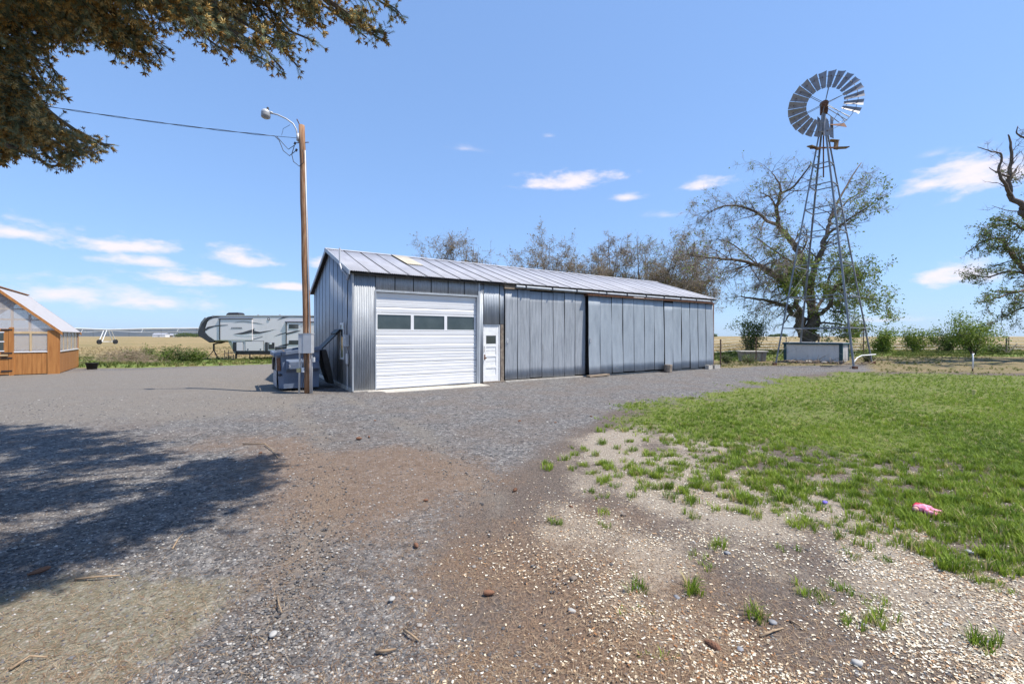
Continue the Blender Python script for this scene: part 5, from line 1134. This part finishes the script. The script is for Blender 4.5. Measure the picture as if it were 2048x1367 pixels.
# --- wrapped sapling
sp = G(1945,742); sp.z = gz(sp.x, sp.y)
T = Tree(95); e = empty('sapling', sp, 0, 'thin sapling with white trunk wrap before the tallest bush', 'sapling')
b = MB(); b.tube([(0,0,0),(.03,0,.5),(.0,0,.95)], [.03,.025,.018], 6); b.build('stem', M['bark'], e, True); b = MB(); b.tube([(.01,0,.12),(.03,0,.5),(.01,0,.85)], [.034,.03,.028], 7); b.tube([(.01,0,.78),(.08,0,.84)], .02, 6); b.build('trunk_wrap', M['white'], e, True)
# weeds in the pot
T = Tree(97); o0 = Vector(po.location)
for k in range(60):
    q = o0+Vector((r.gauss(0,.1), r.gauss(0,.1), .3)); d = Vector((r.gauss(0,.5), r.gauss(0,.5), 1)).normalized(); T.lf += [q+d*.03, q+d*.1]
k_ = len(T.lf); scatter('weeds', LEAF[0], LEAF[1], np.array([tuple(q-o0) for q in T.lf]), rndrot(k_)*.09, M['leafg'], po)
# ------------------------------------------------------------------ the near spruce: trunk just outside the left edge, boughs over the yard
SP = Vector((-4.05, 2.65, 0))
M['needle'] = mat('blue_green_needles', (.12,.15,.085), .6, col2=[(.24,.28,.16),(.42,.45,.28)], attr=True, trans=.45, spec=.3)
M['bud'] = mat('golden_brown_buds', (.4,.25,.08), .6, col2=[(.66,.46,.16),(.8,.66,.34)], attr=True, trans=.5, spec=.3)
OUT = np.array([(-900,-900),(818,-900),(812,30),(772,92),(735,88),(700,50),(668,30),(656,60),(640,105),(575,146),(530,138),(500,108),(440,114),(385,78),(340,85),(326,125),(290,143),(230,128),(180,98),(125,108),(105,135),(146,152),(130,190),(97,210),(100,250),(180,272),(232,296),(212,312),(165,320),(135,346),(60,304),(0,322),(-900,340)], float)
def inpoly(x, y, poly):
    ins = False; n = len(poly)
    for i in range(n):
        a, b = poly[i], poly[(i+1) % n]
        if (a[1] > y) != (b[1] > y) and x < (b[0]-a[0])*(y-a[1])/(b[1]-a[1])+a[0]: ins = not ins
    return ins
def in_view_clear(p):                       # keep the boughs out of the open sky over the yard
    if p.y < .3: return False
    x = 1024+F*p.x/p.y; y = HZ-F*(p.z-EYE)/p.y
    if x < -40 or x > 2090 or y < -140: return False
    return not inpoly(x, y, OUT)
def in_frame(p): return p.y > .3 and -30 < 1024+F*p.x/p.y < 2080 and HZ-F*(p.z-EYE)/p.y > -30
spr = empty('spruce_tree', SP, 0, 'near spruce whose golden-tipped boughs hang into the upper left', 'tree')
rs_ = random.Random(77)
tb = MB(); tb.tube([(0,0,-.1),(.02,0,1.5),(0,.03,5),(.03,0,9),(0,0,13.5)], [.34,.29,.22,.13,.03], 12); tb.build('trunk', M['bark'], spr, True)
wood = MB(); sprig = []; buds = []
def sprigs_along(pts, dens, size, gold):
    for i in range(len(pts)-1):
        a, b = pts[i], pts[i+1]; l = (b-a).length; d = (b-a).normalized(); k = int(l*dens+rs_.random())
        for j in range(k):
            q = a.lerp(b, rs_.random()); v = (d*.75+Vector((rs_.gauss(0,.6), rs_.gauss(0,.6), rs_.gauss(-.15,.45)))).normalized(); s = size*rs_.uniform(.7,1.3)
            sprig.append((q, v, s))
            if rs_.random() < gold: buds.append((q+v*s*.95, v, s*rs_.uniform(.48,.74)))
def bough(start, end, nb, blen, dens, size, gold, check=True, r0=.05, sg=.10, tmin=.12):
    n = 12; P = []; d = end-start; sag = sg*d.length
    for i in range(n+1):
        t = i/n; p = start+d*t; p.z += sag*math.sin(math.pi*t)*.9; P.append(p+Vector((rs_.gauss(0,.03), rs_.gauss(0,.03), rs_.gauss(0,.02))))
    wood.tube([p-SP for p in P], [r0*(1-.85*i/n) for i in range(n+1)], 5, cap=False)
    sd = Vector((-d.y, d.x, 0)).normalized(); dn = d.normalized()
    for k in range(nb):
        t = (tmin+(1-tmin)*rs_.random()); i = min(int(t*n), n-1); q = P[i].lerp(P[i+1], t*n-i)
        sg = rs_.choice((-1,1)); l = blen*rs_.uniform(.45,1.1)*(1.1-.75*t+.15)
        v = (dn*.75+sd*sg*rs_.uniform(.3,1.0)+Vector((0,0,rs_.uniform(-.55,.2)))).normalized(); B = [q]
        for s in range(4): v = (v+Vector((rs_.gauss(0,.12), rs_.gauss(0,.12), -.12+rs_.gauss(0,.08)))).normalized(); B.append(B[-1]+v*l/4)
        if check and any(in_view_clear(x_) for x_ in B): continue
        if size > .1 and any(in_frame(x_) for x_ in B): continue
        if l > .12: wood.tube([p-SP for p in B], [.009,.007,.006,.005,.003], 3, cap=False)
        sprigs_along(B, dens, size, gold)
        for m_ in range(int(l*9)):           # side branchlets
            i2 = rs_.randrange(0, 4); q2 = B[i2].lerp(B[i2+1], rs_.random()); v2 = (v*.6+Vector((rs_.gauss(0,.6), rs_.gauss(0,.6), rs_.gauss(-.25,.35)))).normalized(); l2 = l*rs_.uniform(.2,.5); e2 = q2+v2*l2
            if check and (in_view_clear(e2+v2*.04) or (size > .1 and in_frame(e2))): continue
            sprigs_along([q2, q2.lerp(e2,.5)+Vector((0,0,.01)), e2], dens*1.15, size, gold)
    if size < .1 or not (check and in_view_clear(P[-1])): sprigs_along(P[max(4, int(tmin*n)):], dens*.8, size, gold)
def bpx(x, y, Y): return AT(x, y, Y)
VIS = [(800,28,4.2),(768,84,4.25),(720,40,4.0),(735,80,4.4),(640,95,4.3),(600,130,4.1),(575,138,3.95),(530,125,4.3),(500,100,4.6),(560,60,4.2),(450,105,4.3),(430,60,4.6),(390,70,4.9),(330,112,4.4),(300,132,4.5),(270,80,4.2),(240,118,5.0),(200,60,4.6),(180,90,5.2),(140,100,4.8),(100,60,4.4),
       (120,160,5.0),(100,195,5.2),(60,150,4.7),(30,110,4.5),(90,240,5.0),(40,220,4.6),(225,296,5.3),(205,306,5.2),(180,284,5.0),(160,312,5.1),(132,340,5.0),(100,300,4.9),(60,296,4.7),(30,300,4.5),(20,260,4.9),(20,20,4.2),(360,30,4.5),(480,30,4.4),(620,40,4.4),(680,20,4.1)]
for x, y, Y in VIS:
    e_ = bpx(x, y, Y); d = e_-SP; hz_ = math.hypot(d.x, d.y); lo_ = y > 225; st_ = SP+Vector((0,0,e_.z+(.0 if lo_ else .12*hz_)+rs_.uniform(-.05,.2 if not lo_ else .0))); bough(st_, e_, 28, .62, 36, .078, .6, sg=-.04 if lo_ else .10)
nvis = len(sprig)
for k in range(72):                         # the rest of the crown, above and outside the frame
    z = 4.7+8*(k/72)**1.35; a = k*2.4; L_ = 4.75*(1-(z-4.7)/9.0)*rs_.uniform(.85,1.08)
    e_ = SP+Vector((math.cos(a)*L_, math.sin(a)*L_, z-.25*L_*.5)); st_ = SP+Vector((0,0,z))
    if in_view_clear(e_) or in_view_clear(st_.lerp(e_,.75)): e_.z += 1.2; st_.z += 1.2
    if in_view_clear(e_): continue
    if -1.0 < math.atan2(math.sin(a), math.cos(a)) < 1.75: continue
    bough(st_, e_, 44, .95, 11, .18, .4, True, .06)
# unseen upper boughs added to cast the ground shadow: bare inside, leafy at ends
for X_, Y_, Z_ in ((.9,3.1,7.0),(1.2,3.8,7.1),(1.4,4.3,7.3),(1.2,4.8,7.4),(.9,5.2,7.3),(1.6,3.4,7.6),(.9,2.6,7.2),(.5,2.3,6.8),(-.4,5.4,7.6),(-.9,5.9,8.0),(-1.6,6.3,8.1),(-2.2,6.8,8.4),(-3,7.0,8.5),(-3.8,7.2,8.4),(-4.6,7.3,8.3),(-1.4,5.7,7.9),(-2.6,6.2,8.2),(-3.4,6.4,8.0),(-4.2,6.6,8.2),(-5,6.8,8.0),(-5.6,6.9,7.9)):
    e_ = Vector((X_-.5, Y_-.45, Z_)); bough(SP+Vector((0,0,Z_+.5)), e_, 34, .85, 13, .18, .4, True, .06, .10, .84 if X_ > 0 else .72)
wood.build('boughs', M['bark'], spr, fixn=False)
# sprig: needles round a short shoot; bud: a star of pointed scales
sv = []; sf = []
for k in range(30):
    t = k/30; a = k*2.4; c0 = Vector((t*.95,0,0)); dv = Vector((.62, math.cos(a)*.78, math.sin(a)*.78)).normalized(); tip = c0+dv*.30; sdv = Vector((0,-math.sin(a),math.cos(a)))*.026; n_ = len(sv); sv += [tuple(c0+sdv), tuple(c0-sdv), tuple(tip)]; sf.append((n_, n_+1, n_+2))
bv = []; bf = []
for k in range(7):
    a = k*2*math.pi/6; dv = Vector((.75, math.cos(a)*.7, math.sin(a)*.7)).normalized() if k < 6 else Vector((1,0,0)); sdv = Vector((0,-math.sin(a),math.cos(a))); md = dv*.4; n_ = len(bv)
    up_ = dv.cross(sdv); bv += [(0,0,0), tuple(md+sdv*.13), tuple(dv*.85), tuple(md-sdv*.13), tuple(md+up_*.12)]; bf += [(n_,n_+1,n_+4),(n_+1,n_+2,n_+4),(n_+2,n_+3,n_+4),(n_+3,n_,n_+4),(n_,n_+3,n_+1),(n_+1,n_+3,n_+2)]
def put(lst, name, tv, tf, mt):
    P = np.array([tuple(q-SP) for q, v, s in lst]); D = np.array([tuple(v) for q, v, s in lst]); s_ = np.array([s for q, v, s in lst]); scatter(name, tv, tf, P, basis(D)*s_[:, None, None], mt, spr)
put(sprig, 'needle_crown', sv, sf, M['needle']); put(buds, 'bud_clusters', bv, bf, M['bud'])
print('spruce', nvis, len(sprig), len(buds))
# ------------------------------------------------------------------ grass, stones, chips, needles (uncountable cover)
def ground_samples(n, x0, x1, y0, y1, power=1.0):
    y = y0+(y1-y0)*rng.random(n)**power; x = x0+(x1-x0)*rng.random(n); Y = F*EYE/(y-HZ); return (x-1024)/F*Y, Y
def tuft(nb, seed):
    r = random.Random(seed); V = []; Fc = []
    for k in range(nb):
        a = r.uniform(0,6.28); ro = r.uniform(0,.35); c = Vector((math.cos(a)*ro, math.sin(a)*ro, 0)); ln = r.uniform(.5,1.1); o = Vector((math.cos(a+r.gauss(0,.6)), math.sin(a+r.gauss(0,.6)), 0)); b_ = r.uniform(.15,.75); wv = Vector((-o.y,o.x,0))*.032
        p1 = c+o*b_*.35*ln+Vector((0,0,.6*ln)); p2 = c+o*b_*ln+Vector((0,0,ln*r.uniform(.75,1))); n_ = len(V); V += [tuple(c+wv), tuple(c-wv), tuple(p1-wv*.8), tuple(p1+wv*.8), tuple(p2)]; Fc += [(n_,n_+1,n_+2),(n_,n_+2,n_+3),(n_+3,n_+2,n_+4)]
    return V, Fc
def zrot(n, s, sz=None):
    a = rng.random(n)*6.28; c, d = np.cos(a), np.sin(a); M_ = np.zeros((n,3,3)); M_[:,0,0] = c; M_[:,0,1] = -d; M_[:,1,0] = d; M_[:,1,1] = c; M_[:,2,2] = 1
    sz = s if sz is None else sz; return M_*np.stack([s, s, sz], 1)[:, None, :]
M['grass'] = mat('grass_blades', (.075,.125,.018), .6, col2=[(.14,.225,.025),(.225,.315,.035),(.31,.39,.055),(.48,.40,.2)], attr=True, trans=.3, spec=.25)
M['grassw'] = mat('wild_grass_blades', (.06,.09,.02), .7, col2=[(.12,.16,.035),(.3,.26,.11)], attr=True, trans=.3, spec=.2)
TV, TF = tuft(11, 4); TV2, TF2 = tuft(16, 9)
# mown lawn
X, Y = ground_samples(64000, 1180, 2110, 744, 1010); z = zones(X, Y); keep = rng.random(len(X)) < z['lawn']*(.75+.35*nfield(X, Y, 1.1, 21)); X, Y = X[keep], Y[keep]
s = (.035+.055*rng.random(len(X))**1.3)*np.clip(.8+.03*Y, .9, 1.5); o = scatter('lawn_grass', TV, TF, np.stack([X, Y, gzv(X, Y)-.005], 1), zrot(len(X), s*1.15, s*.95), M['grass'], None, np.where(rng.random(len(X)) < .04, 1., np.clip(.45+.16*nfield(X, Y, .8, 5)+.2*rng.normal(size=len(X)), 0, .8))); tag(o, 'bright green lawn grass on the right', 'grass', kind='stuff')
# scattered tufts on the bare ground: clumps of blades gathered round centres
Xc, Yc = ground_samples(6800, 1040, 2110, 795, 1330); z = zones(Xc, Yc); ed = sdf(SPARSE, Xc, Yc); keep = rng.random(len(Xc)) < z['sparse']*(1-z['lawn']*.8)*np.clip(.07+.75*sms(ed, 0, 2.4), 0, 1)+.006*z['dirt']; Xc, Yc = Xc[keep], Yc[keep]
kx = 9; X = np.repeat(Xc, kx)+rng.normal(size=len(Xc)*kx)*.036; Y = np.repeat(Yc, kx)+rng.normal(size=len(Xc)*kx)*.036; s = np.repeat(.045+.055*rng.random(len(Xc))**1.5, kx)*(.7+.6*rng.random(len(X)))
o = scatter('grass_tufts', TV, TF, np.stack([X, Y, gzv(X, Y)-.004], 1), zrot(len(X), s, s*1.1), M['grass'], None, np.where(rng.random(len(X)) < .08, 1., np.clip(.1+np.repeat(rng.random(len(Xc)), kx)*.45+.25*rng.random(len(X)), 0, .8))); tag(o, 'scattered grass tufts growing through wood chips', 'grass', kind='stuff')
# wilder grass on the bank, left strip and at the feet of things
X = np.concatenate([rng.uniform(14,62,9000), rng.uniform(-46,2,9000)]); Y = np.concatenate([rng.uniform(28.5,41,9000), rng.uniform(23,41,9000)]); z = zones(X, Y); keep = rng.random(len(X)) < z['bank']*(.6+.5*nfield(X, Y, .9, 31)); X, Y = X[keep], Y[keep]
s = .14+.16*rng.random(len(X)); o = scatter('wild_grass', TV2, TF2, np.stack([X, Y, gzv(X, Y)-.01], 1), zrot(len(X), s*1.3, s), M['grassw'], None, np.clip(.45+.35*nfield(X, Y, .7, 8)+.2*rng.normal(size=len(X)), 0, 1)); tag(o, 'rough grass on the bank and along the left field', 'grass', kind='stuff')
X, Y = rng.uniform(11,52,12000), rng.uniform(17.5,31,12000); z = zones(X, Y); keep = (z['yard'] < .4) & (z['lawn'] < .3) & (rng.random(len(X)) < .32+.45*nfield(X, Y, 1.1, 77)); X, Y = X[keep], Y[keep]; s = .06+.1*rng.random(len(X))
o = scatter('dry_grass', TV2, TF2, np.stack([X, Y, gzv(X, Y)-.01], 1), zrot(len(X), s*1.3, s), M['grassw'], None, .35+.65*rng.random(len(X))); tag(o, 'sparse dry grass between the lawn and the bank', 'grass', kind='stuff')
# field stubble
X, Y = rng.uniform(-75,75,16000), 42+38*rng.random(16000)**1.4; s = .12+.16*rng.random(len(X)); keep = (np.abs(X) < Y*1.25) & ~((X > -12) & (X < 13)); X, Y, s = X[keep], Y[keep], s[keep]
M['straw'] = mat('straw_stubble', (.2,.18,.07), .9, col2=[(.36,.28,.15),(.5,.4,.25)], attr=True); o = scatter('stubble', TV, TF, np.stack([X, Y, gzv(X, Y)], 1), zrot(len(X), s*1.2, s), M['straw']); tag(o, 'pale straw stubble in the open fields', 'stubble', kind='stuff')
# gravel stones
st_v = [(-.5,-.4,-.2),(.5,-.45,-.2),(.45,.5,-.2),(-.5,.4,-.2),(-.36,-.3,.3),(.3,-.34,.34),(.34,.34,.28),(-.32,.36,.26)]; st_f = [(0,3,2),(0,2,1),(4,5,6),(4,6,7),(0,1,5),(0,5,4),(1,2,6),(1,6,5),(2,3,7),(2,7,6),(3,0,4),(3,4,7)]
M['stone'] = mat('gravel_stones', (.05,.05,.055), .85, col2=[(.10,.10,.106),(.16,.155,.155),(.25,.225,.2),(.5,.48,.45)], attr=True, spec=.3)
X, Y = ground_samples(52000, -60, 2110, 790, 1440, 1.0); z = zones(X, Y); dens = z['yard']*(1-.55*z['need'])*(1-.6*z['dirt'])*(1-.8*z['sand'])+.10*z['dirt']; keep = rng.random(len(X)) < np.clip(dens, 0, 1)*(1-z['lawn']); X, Y = X[keep], Y[keep]; n_ = len(X)
s = .007+.010*rng.random(n_)**2+.010*(rng.random(n_) < .04); s *= np.clip(.75+.08*Y, 1, 1.6); Bm = zrot(n_, s*(.8+.6*rng.random(n_)), s*.62)
o = scatter('gravel_stones', st_v, st_f, np.stack([X, Y, gzv(X, Y)+.012*nfield(X, Y, 1.7, 9)+s*.1], 1), Bm, M['stone'], None, rng.random(n_)**1.25, True); tag(o, 'loose grey gravel stones over the yard', 'gravel', kind='stuff')
# wood chips
ch_v = [(-.5,-.22,0),(.5,-.28,.05),(.42,.25,.0),(-.45,.3,.08)]; ch_f = [(0,1,2,3)]
M['chip'] = mat('wood_chips', (.32,.15,.06), .85, col2=[(.55,.42,.27),(.68,.61,.48),(.78,.74,.64)], attr=True)
X, Y = ground_samples(105000, 850, 2110, 830, 1420); z = zones(X, Y); keep = rng.random(len(X)) < np.clip(z['chips']*.95+.09*z['dirt'], 0, 1)*(1-.9*z['lawn'])*(.6+.5*nfield(X, Y, 6, 12)); X, Y = X[keep], Y[keep]; n_ = len(X); s = .008+.012*rng.random(n_)
A = rndrot(n_); A[:, 2, :] *= .35; o = scatter('wood_chips', ch_v, ch_f, np.stack([X, Y, gzv(X, Y)+.012*nfield(X, Y, 1.7, 9)+.006], 1), A*s[:, None, None]*1.1, M['chip'], None, np.clip(rng.random(n_)**.8+.1*nfield(X, Y, 3, 3), 0, 1)); tag(o, 'pale wood chips strewn over the bare earth', 'wood chips', kind='stuff')
# fallen needles and bits of straw
X, Y = ground_samples(90000, -40, 2110, 840, 1430); z = zones(X, Y); keep = rng.random(len(X)) < np.clip(.22*z['yard']+.5*z['need']+.33*z['dirt']+.35*z['sand'], 0, 1)*(1-z['lawn']); X, Y = X[keep], Y[keep]; n_ = len(X)
A = basis(np.stack([rng.normal(size=n_), rng.normal(size=n_), .12*rng.normal(size=n_)], 1), np.zeros(n_)); ln = .02+.035*rng.random(n_); A = A*np.stack([ln, np.full(n_,.0017), np.full(n_,.0017)], 1)[:, None, :]
M['litter'] = mat('fallen_needles', (.13,.07,.04), .9, col2=[(.28,.175,.1),(.45,.35,.23)], attr=True); o = scatter('fallen_needles', [(-.5,-.5,0),(.5,-.4,.3),(.5,.5,.3),(-.5,.4,0)], [(0,1,2,3)], np.stack([X, Y, gzv(X, Y)+.012*nfield(X, Y, 1.7, 9)+.005], 1), A, M['litter']); tag(o, 'rust brown fallen needles over gravel and earth', 'litter', kind='stuff')
# ------------------------------------------------------------------ cones, larger stones and sticks one can count
M['cone'] = mat('brown_spruce_cone', (.13,.055,.03), .85, col2=(.3,.16,.1), scale=30, bump=.3)
def cone_mesh():
    b = MB(); n = 10; V = []; rows = 9
    b.tube([(-.5+i/8,0,0) for i in range(9)], [.1,.22,.28,.3,.29,.26,.21,.14,.04], 9)
    for i in range(rows):
        x = -.42+i*.1; r_ = [.24,.3,.33,.34,.33,.29,.24,.18,.1][i]
        for k in range(7):
            a = 2*math.pi*(k+.5*(i % 2))/7; c = Vector((x, math.cos(a)*r_*.8, math.sin(a)*r_*.8)); o = Vector((0,math.cos(a),math.sin(a))); t_ = Vector((0,-math.sin(a),math.cos(a)))
            b.add([c+t_*.1, c-t_*.1, c+o*.1+Vector((.11,0,0)), c+o*.02+Vector((.06,0,0))], [(0,1,2),(0,2,3),(1,3,2)])
    me = b.build('pine_cone', M['cone'], None, True, fixn=False); d = me.data; bpy.data.objects.remove(me); return d
cm = cone_mesh()
for k, (x, y, l, lab) in enumerate(((718,878,.13,'dark red brown spruce cone left of centre on the grey gravel'),(738,874,.08,'small spruce cone just right of the dark red brown one'),(1039,843,.12,'spruce cone on gravel directly below the sliding doors'),(1111,845,.07,'small spruce cone on gravel left of the first grass patch'),(1182,833,.09,'spruce cone at the left tip of the lawn edge'),(1030,981,.10,'pinkish brown cone on bare earth left of the sparse tufts'),(852,1001,.07,'pale orange cone on the needle litter in mid foreground'),(832,1092,.09,'orange brown cone in the needle litter nearest the camera'),(521,906,.07,'small cone beside the dry straw near the tree shadow'),(750,841,.07,'tiny cone farthest out on the grey gravel'),(1142,1014,.07,'dark cone on bare earth below the first tufts'),(78,1146,.16,'long reddish cone lying in the shade at lower left'),(978,1188,.10,'dark brown cone on the litter in lower centre'),(1425,1295,.12,'dark grey brown cone at bottom right of centre'))):
    o = bpy.data.objects.new('pine_cone', cm); C.objects.link(o); p = G(x, y); l *= .75; o.location = p+Vector((0,0,l*.16)); o.scale = (l,l*(.8 if l < .11 else .5),l*(.8 if l < .11 else .5)); o.rotation_euler = (k*1.3, 0, k*2.1); tag(o, lab, 'cone', 'fallen cones')
M['cob'] = mat('grey_river_stone', (.16,.165,.185), .7, col2=(.3,.3,.31), scale=8); M['cobw'] = mat('pale_river_stone', (.32,.31,.295), .7, col2=(.47,.455,.43), scale=8); M['cobb'] = mat('brown_stone', (.13,.1,.08), .8, col2=(.26,.21,.17), scale=8)
for k, (x, y, l, mt, lab) in enumerate(((1455,1107,.045,'cob','smooth blue grey stone beside the white chip patch'),(1276,1178,.045,'cob','blue grey stone in lower centre on brown earth'),(1354,1196,.04,'cob','grey stone right of the blue grey one on the earth'),(1144,1223,.045,'cobw','pale oval stone on earth in the lower centre'),(1147,1158,.05,'cobb','larger of two dark brown stones on bare earth'),(1160,1148,.03,'cobb','smaller of two dark brown stones on bare earth'),(1318,1288,.05,'cobb','brown stone near the bottom, left of the dark cone'),(1545,1246,.045,'cob','dark grey stone beside the fallen stick at lower right'),(1480,1300,.04,'cob','dark grey stone right of the grey brown cone'),(546,1270,.045,'cobw','whitish stone largest on the gravel at lower left'),(1714,1327,.045,'cobw','pale stone at lower right below the stick'),(1247,1030,.05,'cobb','tan stone on chips below the sparse tufts'),(784,1199,.04,'cobw','pale pebble in gravel at lower middle'),(1940,1105,.05,'cobw','pale flat stone at right among grass tufts'))):
    lump('cobble', G(x, y), (l*1.1, l*.85, l*.5), M[mt], 200+k, lab, 'stone', k*.9, 'larger stones in the foreground')
M['stick'] = mat('dry_sticks', (.2,.13,.08), .9, col2=(.42,.31,.2), scale=15, stretch=(1,5,5))
def stick(name, pts, r_, lab, mt='stick'):
    P = [G(x, y) for x, y in pts]; o0 = P[0].copy(); b = MB(); b.tube([p-o0+Vector((0,0,r_*1.1+(.012 if 0 < i < len(P)-1 else 0))) for i, p in enumerate(P)], [r_*(1-.5*i/(len(P)-1)) for i in range(len(P))], 6); o = b.build(name, M[mt], None, True); o.location = o0; tag(o, lab, 'stick', 'fallen sticks')
stick('stick', [(1520,1275),(1545,1268),(1566,1258)], .008, 'dark straight stick on brown earth at lower right')
stick('stick', [(1290,1240),(1300,1262),(1298,1280),(1285,1290)], .005, 'thin curved twig on brown earth at lower centre')
stick('stick', [(1580,1242),(1598,1256),(1612,1262)], .006, 'pale straight twig near the dark stick at lower right')
stick('stick', [(486,888),(530,890),(545,902),(556,916)], .010, 'bent straw coloured stick on gravel beside the tree shadow')
stick('stick', [(752,1306),(775,1308),(792,1300)], .009, 'stubby tan stick on the gravel at bottom centre')
stick('stick', [(808,1262),(822,1275),(838,1283)], .008, 'tan twig lying above the stubby stick at bottom centre')
stick('stick', [(555,1195),(558,1215),(564,1226)], .006, 'dark hooked twig on gravel at lower left')
stick('stick', [(20,1340),(60,1318),(95,1316)], .007, 'reddish twig on the pale sawdust at lower left corner')
stick('stick', [(150,1160),(200,1158),(240,1152)], .008, 'brown twig in the shade at lower left')
stick('stick', [(345,1098),(356,1082),(366,1068)], .006, 'pale twig standing out in the tree shadow')
stick('stick', [(1090,1045),(1105,1036),(1122,1030)], .006, 'grey twig on bare earth below the first tufts')
# ------------------------------------------------------------------ air
hb = MB(); hb.b2((-9400,-400,-4), (9400,9400,150)); hz = hb.build('haze', bpy.data.materials.new('thin_air'), None); tag(hz, 'thin bluish air over the fields', 'haze', kind='stuff')
hm = hz.data.materials[0]; hm.use_nodes = True; hn = hm.node_tree; hn.nodes.clear(); ho = hn.nodes.new('ShaderNodeOutputMaterial'); pvn = hn.nodes.new('ShaderNodeVolumePrincipled'); pvn.inputs['Color'].default_value = (.72,.82,1,1); pvn.inputs['Density'].default_value = 3.2e-5; pvn.inputs['Anisotropy'].default_value = .2; hn.links.new(pvn.outputs[0], ho.inputs['Volume'])
